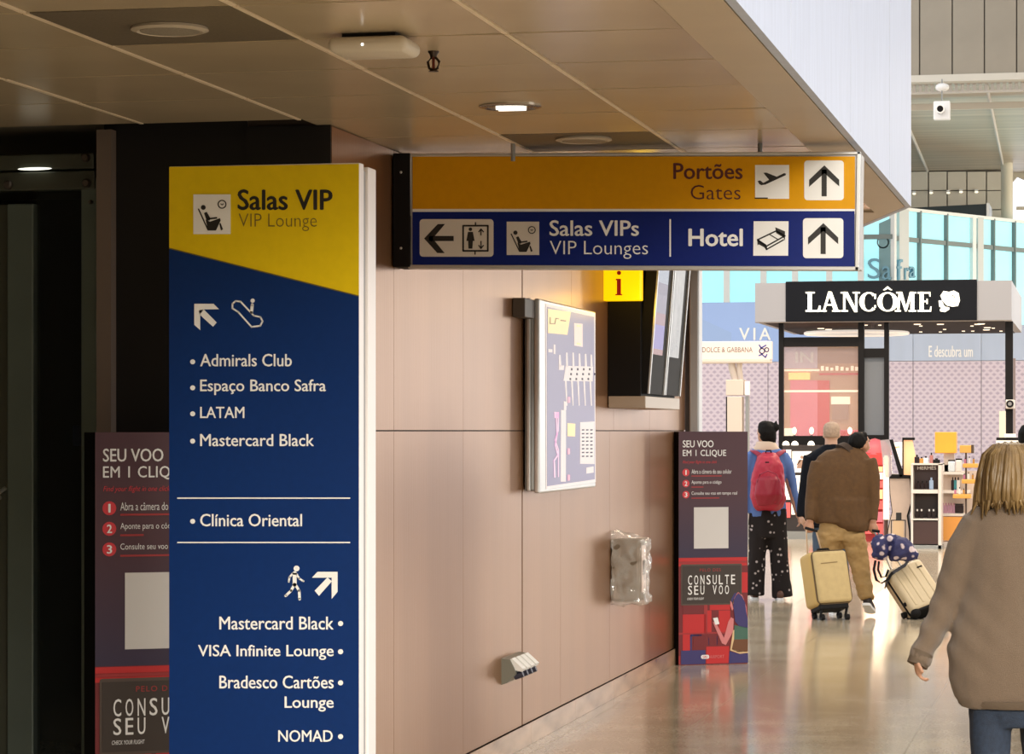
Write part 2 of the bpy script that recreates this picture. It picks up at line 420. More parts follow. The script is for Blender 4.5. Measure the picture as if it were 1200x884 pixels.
obj('header', MB().bbox(lx(-45), lx(112), 10.61, 10.71, zt(223), zt(201), .006), M_liftdark, lift)
for (px, py) in ((101, 185), (102, 215), (10, 217), (107, 237)):
    r = 5.5 if py != 237 else 2.6
    p = at_Y(px, py, 10.60)
    obj('bolt', MB().lathe([(r * .0033, 0), (r * .0033, .012), (r * .0022, .02)], (p.x, 10.60, p.z), 16, Matrix.Rotation(PI/2, 4, 'X')), mat('bolt_steel', (.16, .13, .11), .35, .7), lift)
M_tint = mat('tinted_glass', (.02, .025, .022), .05, alpha=.35)
obj('glass_pane', MB().box(lx(39), lx(95), 10.66, 10.672, 0, zt(222)), M_tint, lift)
obj('guide_rail', MB().tube([(lx(72), 10.95, .3), (lx(72), 10.95, 2.0), (lx(70), 10.95, 2.06)], .016, 10), mat('rail_steel', (.35, .35, .30), .35, .7), lift)
obj('guide_rail', MB().box(lx(77), lx(79), 11.0, 11.03, .3, 2.05), mat('rail_dark', (.07, .07, .06), .5), lift)
obj('bracket', MB().bbox(lx(55), lx(83), 10.9, 11.0, at_Y(60, 523, 10.9).z, at_Y(60, 498, 10.9).z, .01), mat('blue_bracket', (.012, .03, .12), .5), lift)
obj('cable', MB().tube([(lx(83), 10.9, 1.7), (lx(81), 10.92, 1.5), (lx(84), 10.9, 1.35), (lx(78), 10.9, 1.28), (lx(84), 10.9, 1.1), (lx(81), 10.92, .4)], .006, 6), M_liftsteel, lift)
obj('handle', MB().tube([(lx(2), 10.60, zt(584)), (lx(4), 10.55, zt(580)), (lx(7), 10.55, zt(577)), (lx(8), 10.60, zt(573))], .009, 8), M_silver, lift)
# glowing sliver standing in for a downlight's reflection on the lift header
p = at_Y(37, 197, 10.56)
ld = thing('reflection_streak', 'short thin white reflection streak glowing on the lift header', 'lamp', (p.x, 10.59, p.z))
obj('lens', MB().ell((p.x, 10.594, p.z), .075, .008, .006), mat('streak_glow', (1, 1, .9), .4, emit=1.6, emcol=(1, 1, .85)), ld, True)  # emissive ellipse that paints the reflected streak

# ================================================================== CEILING FIXTURES
def speaker_disc(px, py, label):
    p = at_z(px, py, CZ)
    t = thing('ceiling_speaker', label, 'speaker', (p.x, p.y, CZ), group='round ceiling speakers')
    obj('rim', MB().lathe([(.115, 0), (.118, -.008), (.100, -.014), (.094, -.008)], (p.x, p.y, CZ - .001), 32), mat('speaker_rim', (.50, .43, .33), .4), t, True)
    obj('grille', MB().lathe([(.093, 0), (.09, -.012), (.03, -.015)], (p.x, p.y, CZ - .002), 28), mat('speaker_grille', (.30, .26, .2), .5, noise_=.2, nscale=150), t, True)
speaker_disc(199, 32, 'round ceiling speaker in the dark tray above the yellow topped totem')
speaker_disc(684, 162, 'round ceiling speaker in the dark tray above the hanging sign')
p = at_z(439, 42, CZ)
t = thing('wireless_access_point', 'rounded off-white wireless access point on the ceiling', 'access point', (p.x, p.y, CZ))
bm_ = MB().bbox(p.x - .125, p.x + .125, p.y - .10, p.y + .10, CZ - .062, CZ - .012, .024, seg=4)
obj('housing', bm_, mat('warm_plastic', (.62, .55, .44), .4), t, True)
obj('mount', MB().box(p.x - .085, p.x + .085, p.y - .07, p.y + .07, CZ - .012, CZ), M_black, t)
obj('status_light', MB().ell((p.x - .012, p.y - .101, CZ - .040), .004, .002, .004, n=8, m=6), mat('led', (1, 1, 1), .4, emit=3), t)
for dx in (-.05, .04): obj('screw', MB().ell((p.x + dx, p.y - .06, CZ - .012), .008, .008, .006, n=8, m=6), M_silver, t)
p = at_z(508, 60, CZ)
t = thing('sprinkler', 'small dark fire sprinkler hanging from a ceiling tray', 'sprinkler', (p.x, p.y, CZ))
ms = mat('tarnished_brass', (.035, .02, .01), .4, .6)
obj('escutcheon', MB().lathe([(.018, 0), (.018, -.004), (.012, -.012), (.011, -.02)], (p.x, p.y, CZ), 16), ms, t, True)
obj('frame', MB().tube([(p.x - .006, p.y, CZ - .02), (p.x - .019, p.y, CZ - .034), (p.x - .014, p.y, CZ - .055), (p.x, p.y, CZ - .062), (p.x + .014, p.y, CZ - .055), (p.x + .019, p.y, CZ - .034), (p.x + .006, p.y, CZ - .02)], .0045, 6), ms, t, True)
obj('bulb', MB().tube([(p.x, p.y, CZ - .02), (p.x, p.y, CZ - .058)], .005, 6), mat('red_bulb', (.12, .02, .01), .3), t)
obj('deflector', MB().lathe([(.016, 0), (.016, .003)], (p.x, p.y, CZ - .066), 14), ms, t)
p = at_z(598, 124, CZ)
t = thing('downlight', 'round recessed ceiling downlight glowing above the hanging sign', 'lamp', (p.x, p.y, CZ))
obj('trim_ring', MB().lathe([(.088, 0), (.118, 0), (.118, -.005), (.10, -.010), (.085, -.004)], (p.x, p.y, CZ), 36), mat('chrome_ring', (.5, .46, .4), .2, .9), t, True)
obj('reflector', MB().lathe([(.086, -.003), (.05, -.001), (.02, .0)], (p.x, p.y, CZ), 24), mat('lamp_reflector', (.7, .66, .55), .2, .6, emit=.45, emcol=(1, .92, .72)), t, True)
obj('tube_lamp', MB().tube([(p.x - .05, p.y - .02, CZ - .008), (p.x + .055, p.y - .02, CZ - .008)], .009, 8).tube([(p.x - .05, p.y + .025, CZ - .008), (p.x + .055, p.y + .025, CZ - .008)], .009, 8), mat('lamp_tube', (1, 1, 1), .4, emit=1.3, emcol=(1, .95, .8)), t)
spot('downlight_light', (p.x, p.y, CZ - .03), 30, (1, .82, .58), 110)

# ================================================================== PYLON SIGN
PY = Frame((-2.936, 8.37, 0)); P = PY.uv
xl = at_Y(198, 300, 8.37).x; xr = at_Y(421, 300, 8.37).x; ztop = at_Y(310, 193, 8.37).z
py = thing('directory_pylon', 'tall yellow and blue directory totem listing lounges, nearest the viewer', 'sign', ((xl + xr) / 2, 8.45, 0))
obj('face_panel', MB().bbox(xl, xr, 8.372, 8.425, .04, ztop, .002), M_whitemetal, py)
obj('core', MB().box(xl + .012, xr - .006, 8.425, 8.465, .0, ztop - .02), mat('core_grey', (.33, .33, .34), .5), py)
obj('back_panel', MB().bbox(xl, xr + .004, 8.465, 8.56, .04, ztop - .005, .003), M_whitemetal, py)
obj('base_plate', MB().bbox(xl - .05, xr + .05, 8.33, 8.60, 0, .04, .004), M_grey, py)
prints('blue_field', [[(198.4, 290.5), (420.6, 346.5), (420.6, 1050), (198.4, 1050)]], P, PY, M_blue, py, 1)
prints('yellow_field', [[(198.4, 195.8), (420.6, 192.2), (420.6, 346.5), (198.4, 290.5)]], P, PY, M_yel, py, 1)
prints('divider', stroke([(198.4, 291), (420.6, 347)], 1.3), P, PY, M_inkthin, py, 2)
def crop6(pts): return [(215 + x / 4.652, 210 + y / 4.652) for x, y in pts]
def lounge_pict(x0, y0, x1, y1, uvf, fr, parent, white, ink):
    sx, sy = (x1 - x0), (y1 - y0)
    prints('pictogram_field', [rrect(x0, y0, x1, y1)], uvf, fr, white, parent, 3)
    T = lambda pts: [(x0 + a * sx, y0 + b * sy) for a, b in pts]
    pol = [circ(x0 + .27 * sx, y0 + .33 * sy, .065 * sx, 18)]
    pol += stroke(T([(.135, .36), (.40, .90)]), .035 * sx)
    pol += [T([(.29, .47), (.36, .44), (.46, .60), (.44, .66), (.36, .66)])]
    pol += stroke(T([(.40, .62), (.64, .59)]), .045 * sx)
    pol += [T([(.33, .63), (.45, .69), (.72, .60), (.735, .66), (.61, .91), (.40, .91)])]
    pol += [T([(.70, .74), (.735, .72), (.80, .88), (.745, .91)])]
    pol += ring(x0 + .775 * sx, y0 + .25 * sy, .105 * sx, .028 * sx)
    pol += stroke(T([(.735, .235), (.775, .265), (.815, .235)]), .022 * sx)
    prints('pictogram', pol, uvf, fr, ink, parent, 4)
lounge_pict(227, 228, 270.5, 274.5, P, PY, py, M_white, M_ink)
text('Salas VIP', 279.3, 222.5, 389.3, 246, P, PY, M_ink, py, 2, bold=.03)
text('VIP Lounge', 280, 250.5, 371.5, 271, P, PY, M_inkthin, py, 2, bold=-.012)
prints('arrow', [crop6([(60, 680), (165, 680), (195, 710), (112, 711), (92, 735), (92, 823), (60, 795)]), crop6([(85, 715), (112, 711), (182, 782), (162, 805), (90, 740)])], P, PY, M_white, py, 2)
esc = crop6([(285, 665), (312, 668), (385, 745), (420, 752), (432, 775), (420, 800), (372, 806), (300, 725), (268, 705), (268, 680)])
prints('pictogram', stroke(esc, 1.9, closed=True) + [circ(*crop6([(378, 663)])[0], 2.5, 16)] + stroke(crop6([(376, 685), (372, 728)]), 3.4, capr=True), P, PY, M_white, py, 2)
for s_, y, x1, h in (('Admirals Club', 423, 342, (415, 429.5)), ('Espaço Banco Safra', 453.5, 382, (445, 463)), ('LATAM', 484, 286.5, (477, 490)), ('Mastercard Black', 516, 368, (509, 523)), ('Clínica Oriental', 610, 354, (602.5, 617))):
    prints('bullet', [circ(226, y + 1.2, 2.9, 16)], P, PY, M_white, py, 2)
    text(s_, 235, h[0], x1, h[1], P, PY, M_white, py, 2, bold=.016)
prints('rule', stroke([(208, 584), (410.5, 584)], 1.5), P, PY, M_white, py, 2)
prints('rule', stroke([(208, 636), (410.5, 636)], 1.5), P, PY, M_white, py, 2)
for s_, x0, x1, h, b in (('Mastercard Black', 257.5, 391, (723, 738), 731), ('VISA Infinite Lounge', 232.5, 391, (756, 773.5), 764), ('Bradesco Cartões', 257.5, 391, (792, 807), 800.5), ('Lounge', 334, 391, (816.5, 834), None), ('NOMAD', 326.5, 390, (856, 869.5), 863.5)):
    if b: prints('bullet', [circ(399.3, b, 3, 16)], P, PY, M_white, py, 2)
    text(s_, x0, h[0], x1, h[1], P, PY, M_white, py, 2, bold=.016)
def c3(pts): return [(300 + x / 3.623, 640 + y / 3.623) for x, y in pts]
prints('arrow', [c3([(262, 110), (347, 110), (347, 195), (322, 225), (322, 135), (238, 135)]), c3([(304, 134), (323, 150), (268, 212), (250, 190)])], P, PY, M_white, py, 2)
walk = [circ(*c3([(173, 96)])[0], 3.4, 18)] + stroke(c3([(165, 115), (165, 165)]), 4.6, capr=True) + stroke(c3([(158, 116), (143, 133), (140, 152)]), 2.2, capr=True) + stroke(c3([(172, 118), (184, 138), (202, 150)]), 2.2, capr=True) + stroke(c3([(163, 165), (150, 190), (127, 212)]), 3.0, capr=True) + stroke(c3([(168, 165), (184, 190), (186, 226)]), 3.0, capr=True)
prints('pictogram', walk, P, PY, M_white, py, 2)

# ================================================================== HANGING SIGN
roll = math.radians(.95)
HS = Frame(at_d(480.5, 248, 11.8), 0, roll); Q = HS.uv
sg = thing('hanging_sign', 'long yellow and blue overhead sign pointing to gates, lounges and hotel', 'sign', at_d(742, 316, 11.6))
(u0, v1), (u1, v0) = Q(480.5, 180.3), Q(1006.5, 317)
v1 = Q(480.5, 180.3)[1]; v0 = Q(480.5, 315)[1]
mb = MB()
fr_ = .013
mb.bbox(u0, u1, .004, .17, v0 + .006, v1 - .006, .004, HS.M)
obj('body', mb, mat('sign_body', (.42, .41, .40), .45, .3), sg)
mb = MB()
for a, b, c, d in ((u0, u1, v1 - fr_, v1), (u0, u1, v0, v0 + fr_ * 1.3), (u0, u0 + fr_ * .55, v0, v1), (u1 - fr_ * 1.3, u1, v0, v1)):
    mb.bbox(a, b, -.006, .03, c, d, .003, HS.M)
obj('frame', mb, M_silver, sg)
prints('yellow_field', [rrect(483.5, 183.5, 1002, 245)], Q, HS, M_orange, sg, 2)
prints('white_band', [[(483.5, 244), (1002, 243), (1002, 251), (483.5, 251)]], Q, HS, M_white, sg, 1)
prints('blue_field', [[(483.5, 248.5), (1001.5, 247.5), (1001.5, 313), (483.5, 311)]], Q, HS, M_blue2, sg, 2)
mq = mat('cream_vinyl', (.66, .62, .56), .5)
def q7(pts): return [(450 + x / 3.871, 165 + y / 3.871) for x, y in pts]
def q8(pts): return [(740 + x / 4.138, 165 + y / 4.138) for x, y in pts]
prints('pictogram_field', [rrect(492, 257, 578.5, 301, 4)], Q, HS, mq, sg, 3)
prints('arrow', [q7([(278, 378), (245, 379), (183, 444), (243, 510), (276, 510), (222, 444)])] + stroke(q7([(205, 444), (317, 444)]), 6), Q, HS, M_ink, sg, 4)
lft = stroke(q7([(360, 386), (472, 386), (472, 500), (360, 500)]), 2.0, closed=True) + stroke(q7([(416, 370), (416, 386)]), 1.5) + stroke(q7([(414, 500), (414, 517)]), 1.5)
lft += [circ(*q7([(393, 402)])[0], 2.1, 14), q7([(382, 414), (404, 414), (412, 455), (404, 455), (402, 490), (384, 490), (383, 455), (375, 455)])]
for a, b in ((402, 430), (488, 455)):
    lft += stroke(q7([(441, a), (441, b)]), 1.3)
lft += stroke(q7([(430, 415), (441, 401), (453, 415)]), 1.4) + stroke(q7([(430, 474), (441, 489), (453, 474)]), 1.4)
prints('pictogram', lft, Q, HS, M_ink, sg, 4)
lounge_pict(594, 260, 632, 299, Q, HS, sg, mq, M_ink)
text('Salas VIPs', 644.5, 258.5, 748.5, 276.5, Q, HS, M_white, sg, 3, bold=.02)
text('VIP Lounges', 644.5, 282.5, 759.5, 303.5, Q, HS, M_white, sg, 3, bold=-.008)
prints('divider', stroke([(785.5, 257), (785.5, 301)], 1.8), Q, HS, M_white, sg, 3)
text('Hotel', 807.5, 268.5, 870, 288.5, Q, HS, M_white, sg, 3, bold=.03)
text('Portões', 789.5, 191.5, 870, 210, Q, HS, M_inkred, sg, 3, bold=.022)
text('Gates', 809.5, 217, 868, 234, Q, HS, M_inkred, sg, 3, bold=-.006)
prints('pictogram_field', [q8([(600, 118), (765, 118), (765, 282), (600, 282)])], Q, HS, M_white, sg, 3)
plane = [q8([(612, 196), (625, 193), (640, 205), (668, 190), (640, 156), (655, 155), (705, 175), (740, 158), (750, 160), (748, 168), (700, 190), (650, 213), (630, 216), (620, 210)]), q8([(598, 276), (662, 276), (662, 282), (598, 282)])]
prints('pictogram', plane, Q, HS, M_ink, sg, 4)
prints('pictogram_field', [q8([(593, 391), (762, 391), (760, 558), (591, 558)])], Q, HS, M_white, sg, 3)
bed = stroke(q8([(610, 482), (702, 438), (745, 462), (655, 512), (610, 482)]), 1.7) + [q8([(610, 475), (655, 505), (655, 532), (645, 518), (618, 503), (612, 508)]), q8([(698, 420), (745, 440), (745, 485), (738, 470), (702, 448)])]
bed += stroke(q8([(655, 512), (655, 528), (740, 480)]), 1.6) + stroke(q8([(672, 456), (712, 480)]), 1.2)
prints('pictogram', bed, Q, HS, M_ink, sg, 4)
for (x0, y0, x1, y1, oy) in ((838, 96, 1030, 289, 0), (832, 376, 1028, 570, 280)):
    a = q8([(x0, y0), (x1, y1)]); prints('pictogram_field', [rrect(a[0][0], a[0][1], a[1][0], a[1][1], 4)], Q, HS, M_white, sg, 3)
    dx = -5 if oy else 0
    prints('arrow', [q8([(936 + dx, 120 + oy), (1008 + dx, 190 + oy), (1008 + dx, 222 + oy), (936 + dx, 158 + oy), (862 + dx, 224 + oy), (862 + dx, 190 + oy)])] + stroke(q8([(935 + dx, 140 + oy), (935 + dx, 270 + oy)]), 6), Q, HS, M_ink, sg, 4)
pb = at_Y(461, 180, 11.44); pe = at_Y(479.5, 313, 11.44)
obj('wall_bracket', MB().bbox(pb.x, pe.x + .006, 11.43, 11.62, pe.z, pb.z, .004), M_black, sg)
obj('wall_plate', MB().box(-3.0, pb.x + .01, 11.5, 11.56, pe.z + .05, pb.z - .05), M_black, sg)
for yy in (202, 291):
    p = at_Y(470, yy, 11.43); obj('screw', MB().ell((p.x, 11.428, p.z), .006, .004, .006, n=10, m=6), M_silver, sg)
for xx in (600, 890):
    p = at_d(xx, 180, 11.55); obj('hanger', MB().tube([(p.x, p.y + .02, p.z - .03), (p.x, p.y + .02, CZ - .002)], .010, 8), M_grey, sg)

# ================================================================== TOTEMS ("SEU VOO EM 1 CLIQUE")
def gradient_mat(name, top, bot, zr):
    m = mat(name, top, .5); nt = m.node_tree; b = nt.nodes['Principled BSDF']
    g = nt.nodes.new('ShaderNodeNewGeometry'); sx_ = nt.nodes.new('ShaderNodeSeparateXYZ'); mr = nt.nodes.new('ShaderNodeMapRange'); r = nt.nodes.new('ShaderNodeValToRGB')
    mr.inputs[1].default_value = zr[0]; mr.inputs[2].default_value = zr[1]
    nt.links.new(g.outputs['Position'], sx_.inputs[0]); nt.links.new(sx_.outputs[2], mr.inputs[0]); nt.links.new(mr.outputs[0], r.inputs[0])
    r.color_ramp.elements[0].color = bot + (1,); r.color_ramp.elements[1].color = top + (1,); nt.links.new(r.outputs[0], b.inputs['Base Color'])
    return m
M_maroon = gradient_mat('maroon_print', (.062, .018, .026), (.026, .015, .045), (.78, 1.25))
R_ = {k: mat('print_' + k, c, .5) for k, c in dict(red=(.50, .012, .012), darkred=(.16, .008, .010), midred=(.33, .02, .02), crimson=(.62, .03, .04), board=(.035, .022, .014), navy=(.035, .025, .13), pink=(.62, .20, .20), green=(.05, .13, .09), brown=(.14, .05, .012), cream=(.70, .48, .25), paleblue=(.03, .03, .2)).items()}
def totem(fr, label, rest):
    base = fr.M @ Vector((.265, .12, 0))
    t = thing('information_totem', label, 'sign', base, 0, 'flight totems')
    obj('box', MB().bbox(0, .53, .002, .24, 0, 1.674, .003, fr.M), M_black, t)
    W = lambda x, y: ((x - 795) / 87 * .53, (780 - y) / 274 * 1.674)
    pr = lambda n, pl, m, l: prints(n, pl, W, fr, m, t, l)
    tx = lambda s_, a, b, c, d, m, l=3, bold=.0, shear=0, spacing=1: text(s_, a, b, c, d, W, fr, m, t, l, bold, shear, spacing)
    pr('upper_field', [rrect(795, 506, 882, 654)], M_maroon, 1)
    pr('lower_field', [rrect(795, 654, 882, 780)], R_['darkred'], 1)
    tx('SEU VOO', 800, 516.4, 838.5, 524.5, M_white, bold=.02)
    tx('EM 1 CLIQUE', 800, 527.5, 854.5, 536, M_white, bold=.015, spacing=1.06)
    tx('Find your flight in one click', 800, 540, 843, 544.4, R_['crimson'], shear=.3, bold=-.005)
    for k, (y, s_, x1, sub) in enumerate(((554, 'Abra a câmera do seu celular', 861.5, 849), (567, 'Aponte para o código', 848.5, 826), (580, 'Consulte seu voo em tempo real', 868.5, 846))):
        pr('disc', [circ(804, y, 4.4, 20)], R_['crimson'], 2)
        tx(str(k + 1), 803.5 if k == 0 else 802.5, y - 2.6, 804.5 if k == 0 else 805.5, y + 2.6, M_white, bold=.03)
        tx(s_, 811, y - 3.6, x1, y + 1.5, M_white, bold=-.004)
        pr('subline', [rrect(811, y + 3.6, sub, y + 4.8)], R_['midred'], 2)
    pr('white_card', [rrect(814, 595, 857.5, 643.5)], mat('card_grey', (.62, .60, .57), .5), 2)
    def z6(pts): return [(780 + a / 5.89, 640 + b / 5.89) for a, b in pts]
    def z6r(a, b, c, d): return [z6([(a, b), (c, b), (c, d), (a, d)])]
    pr('red_blocks', z6r(88, 85, 595, 110) + z6r(88, 122, 595, 142) + z6r(118, 475, 290, 605) + z6r(318, 410, 470, 448) + z6r(292, 700, 462, 818) + z6r(553, 190, 600, 330) + z6r(118, 612, 180, 730) + z6r(300, 450, 330, 600) + z6r(385, 452, 470, 600), R_['red'], 2)
    pr('mid_red_blocks', z6r(88, 108, 595, 124) + z6r(275, 410, 300, 610) + z6r(88, 600, 470, 614) + z6r(88, 760, 100, 820), R_['midred'], 2)
    pr('dark_bands', z6r(195, 612, 465, 700) + z6r(118, 412, 272, 470), R_['darkred'], 3)
    pr('seat_shapes', z6r(104, 724, 285, 820) + stroke(z6([(178, 725), (178, 620), (258, 620)]), 2.2) + stroke(z6([(310, 690), (310, 640)]), 1) + stroke(z6([(372, 690), (372, 630)]), 1), R_['navy'], 3)
    pr('board_frame', [rrect(*z6([(105, 128)])[0], *z6([(557, 412)])[0], 1.5)], mat('print_frame', (.075, .05, .035), .5), 3)
    pr('board', [rrect(*z6([(114, 140)])[0], *z6([(548, 402)])[0], 1)], R_['board'], 4)
    tx('PELO DES', 821, 667, 847.5, 670.5, R_['midred'], 5, spacing=1.2)
    for word, x0, y0, y1 in (('CONSULTE', 806.5, 674.8, 685.8), ('SEU VOO', 806.5, 687, 697.5)):
        for i, ch in enumerate(word):
            if ch != ' ': tx(ch, x0 + i * 7.75, y0, x0 + i * 7.75 + 4.9, y1, M_white, 5, bold=.012)
    tx('CHECK YOUR FLIGHT', 805.5, 701, 826.5, 703.6, M_white, 5, shear=.2, bold=.01)
    pr('woman_hair_shadow', [z6([(505, 345), (530, 325), (560, 350), (590, 430), (598, 520), (595, 575), (540, 570), (505, 520), (492, 400)])], R_['pink'], 4)
    pr('woman_hair', [z6([(512, 350), (530, 336), (556, 355), (580, 400), (588, 460), (600, 520), (600, 578), (540, 570), (505, 530), (496, 450), (490, 430), (497, 380)]), z6([(475, 375), (500, 335), (520, 330), (495, 375), (480, 400)])], R_['navy'], 5)
    pr('woman_skin', [z6([(470, 385), (482, 400), (492, 440), (483, 455), (470, 420)]), z6([(475, 500), (495, 512), (490, 600), (436, 692), (408, 680), (352, 560), (338, 528), (365, 540), (422, 642), (455, 530)])], R_['pink'], 5)
    pr('woman_phone', [z6([(340, 504), (374, 499), (388, 545), (358, 550)])], M_white, 6)
    pr('woman_top', [z6([(500, 555), (600, 575), (602, 655), (497, 655)])], R_['green'], 5)
    pr('woman_waist', [z6([(497, 655), (602, 655), (600, 742), (530, 745), (480, 725)])], R_['brown'], 5)
    pr('woman_side', [z6([(490, 590), (500, 590), (498, 650), (480, 722), (600, 742), (600, 750), (540, 755), (468, 730)])], R_['cream'], 5)
    pr('woman_skirt', [z6([(463, 735), (540, 757), (602, 752), (604, 818), (458, 820)])], R_['navy'], 4)
    a, b = z6([(252, 757)])[0], z6([(312, 784)])[0]
    pr('logo_pill', [rrect(a[0], a[1], b[0], b[1], 2)], M_white, 5)
    tx('GRU', a[0] + 2, a[1] + .9, b[0] - 2, b[1] - .9, R_['red'], 6, bold=.02)
    tx('AIRPORT', b[0] + .8, a[1] + .5, 852, b[1] - .4, R_['pink'], 5, bold=-.01)
    return t
rot = math.radians(12.2 + 19 - 12.2)
p = at_z(795.3, 780, 0); totem(Frame((p.x, p.y, 0), TH + math.radians(17)), 'dark red flight totem standing free beside the walkway, shown whole', 0)
p = at_d(103, 505, 10.45); totem(Frame((p.x, 9.95, 0), TH + math.radians(19)), 'dark red flight totem half hidden behind the yellow topped pylon', 0)

# ================================================================== WALL EQUIPMENT
# swivel mounted map light box
WX = Frame((-2.905, 14.17, 0), PI/2); K = WX.uv
mp_ = thing('map_lightbox', 'glowing purple terminal map in a silver case on the bronze wall', 'map', (-2.95, 15.2, 1.36))
cy0 = 14.17; 
(ua, va), (ub, vb) = K(632.5, 351), K(698, 568)
vtop = K(632.5, 350)[1]; vbot = K(636, 578)[1]
obj('case', MB().bbox(-3.0 + .012, -2.935, cy0, cy0 + ub, vbot + .012, vtop - .006, .01), M_grey, mp_)
obj('case_rib', MB().bbox(-2.972, -2.955, cy0 - .012, cy0 + ub, vbot + .012, vtop - .004, .004), M_silver, mp_)
obj('front_frame', MB().bbox(-2.935, -2.906, cy0 - .004, cy0 + ub + .004, vbot, vtop, .008), M_silver, mp_)
M_map = mat('lit_map_purple', (.17, .15, .28), .35, emit=.17, emcol=(.42, .38, .62))
M_mapw = mat('lit_map_white', (.7, .64, .62), .35, emit=.22, emcol=(1, .86, .84))
M_mapy = mat('lit_map_yellow', (.75, .55, .25), .35, emit=.4, emcol=(1, .78, .3))
M_mapp = mat('lit_map_pink', (.6, .3, .4), .35, emit=.4, emcol=(.9, .35, .5))
def m4(pts): return [(610 + a / 7.37, 340 + b / 7.37) for a, b in pts]
def m5(pts): return [(610 + a / 6.8, 460 + b / 6.8) for a, b in pts]
prints('white_border', [m4([(215, 118), (640, 205)]) + m5([(598, 715), (203, 772)])], K, WX, M_mapw, mp_, 1)
prints('map_field', [m4([(226, 145), (632, 232)]) + m5([(590, 693), (210, 748)])], K, WX, M_map, mp_, 2)
prints('yellow_title', [m4([(232, 162), (430, 190), (400, 388), (232, 372)])], K, WX, M_mapy, mp_, 3)
for k, (a, b) in enumerate(((345, 560), (400, 540), (455, 540), (510, 548), (563, 552), (612, 558))):
    pts = m4([(a - 12 if k else 327, b), (a if k else 340, b), (a + 6 if k else 348, 660), (a - 12 if k else 325, 660)])
    prints('gate_pier', [pts], K, WX, M_mapw, mp_, 3)
prints('terminal_blocks', [m4([(385, 655), (622, 662), (618, 790), (365, 785)]), m4([(325, 650), (372, 652), (368, 692), (325, 690)])], K, WX, M_mapw, mp_, 3)
for k in range(5):
    a = 378 + k * 53; prints('gate_pier', [m4([(a, 785), (a + 15, 786)]) + [(610 + (a + 22) / 7.37, 340 + 1000 / 7.37), (610 + (a + 14) / 7.37, 340 + 1000 / 7.37)]], K, WX, M_mapw, mp_, 3)
pol = []
for r_ in range(3):
    for k in range(4 + r_ % 2): pol.append(m4([(430 + k * 52 - r_ * 6, 675 + r_ * 42), (442 + k * 52 - r_ * 6, 676 + r_ * 42), (442 + k * 52 - r_ * 6, 695 + r_ * 42), (430 + k * 52 - r_ * 6, 694 + r_ * 42)]))
prints('gate_numbers', pol, K, WX, mat('map_ink', (.05, .04, .08), .5), mp_, 4)
prints('inset_box', [m4([(458, 285), (532, 292), (532, 492), (460, 480)])], K, WX, mat('lit_map_peach', (.75, .6, .5), .35, emit=.33, emcol=(1, .75, .62)), mp_, 3)
prints('inset_marks', [m4([(480, 302), (512, 306), (512, 320), (480, 316)]), m4([(480, 455), (512, 460), (512, 474), (480, 470)])], K, WX, M_mapy, mp_, 4)
prints('small_plan', [m4([(235, 510), (270, 512), (270, 540), (235, 538)]), m4([(280, 470), (296, 472), (296, 555), (280, 552)])], K, WX, M_mapw, mp_, 3)
prints('long_pier', [m5([(318, 140), (358, 143), (356, 712), (316, 712)]), m5([(340, 70), (362, 74), (360, 143), (340, 140)])], K, WX, M_mapw, mp_, 3)
prints('road_line', stroke(m5([(280, 165), (285, 330), (272, 420), (292, 500), (262, 545), (268, 680)]), 1.6) + stroke(m5([(296, 160), (295, 300), (270, 380), (296, 460), (296, 675)]), 1.2) + [m5([(262, 155), (300, 158), (298, 205), (264, 205)])], K, WX, mat('lit_map_lilac', (.7, .5, .6), .35, emit=.33, emcol=(1, .6, .85)), mp_, 4)
prints('yellow_note', [m5([(370, 245), (432, 250), (430, 352), (370, 350)])], K, WX, M_mapy, mp_, 3)
for (a, b) in ((380, 60), (378, 470), (378, 680)): prints('pink_marker', [m5([(a - 8, b - 25), (a + 10, b - 22), (a + 10, b + 22), (a - 8, b + 25)])], K, WX, M_mapp, mp_, 4)
prints('legend_card', [m5([(470, 238), (584, 232), (584, 572), (470, 570)])], K, WX, M_mapw, mp_, 3)
pol = []
for r_ in range(8):
    for k in range(3): pol.append(m5([(484 + k * 33, 295 + r_ * 30), (502 + k * 33, 294 + r_ * 30), (502 + k * 33, 304 + r_ * 30), (484 + k * 33, 305 + r_ * 30)]))
prints('legend_lines', pol, K, WX, mat('map_ink', (.05, .04, .08), .5), mp_, 4)
prints('corner_mark', [m5([(520, 600), (578, 590), (578, 640), (520, 648)])], K, WX, M_mapw, mp_, 3)
prints('faded_marks', stroke(m4([(250, 235), (250, 290), (290, 292), (300, 245), (325, 250)]), .8) + stroke(m4([(340, 262), (385, 268)]), 1.2), K, WX, mat('title_ink', (.45, .36, .2), .5), mp_, 4)
p0 = at_X(612, 352, -3.0); p1 = at_X(612, 374, -3.0)
obj('wall_bracket', MB().bbox(-2.998, -2.93, cy0 - .26, cy0 - .005, p1.z, p0.z, .004), mat('bracket_brown', (.10, .085, .07), .5, .3), mp_)
obj('hinge', MB().box(-2.975, -2.955, cy0 - .02, cy0 + .01, p1.z, p0.z + .01), M_white, mp_)

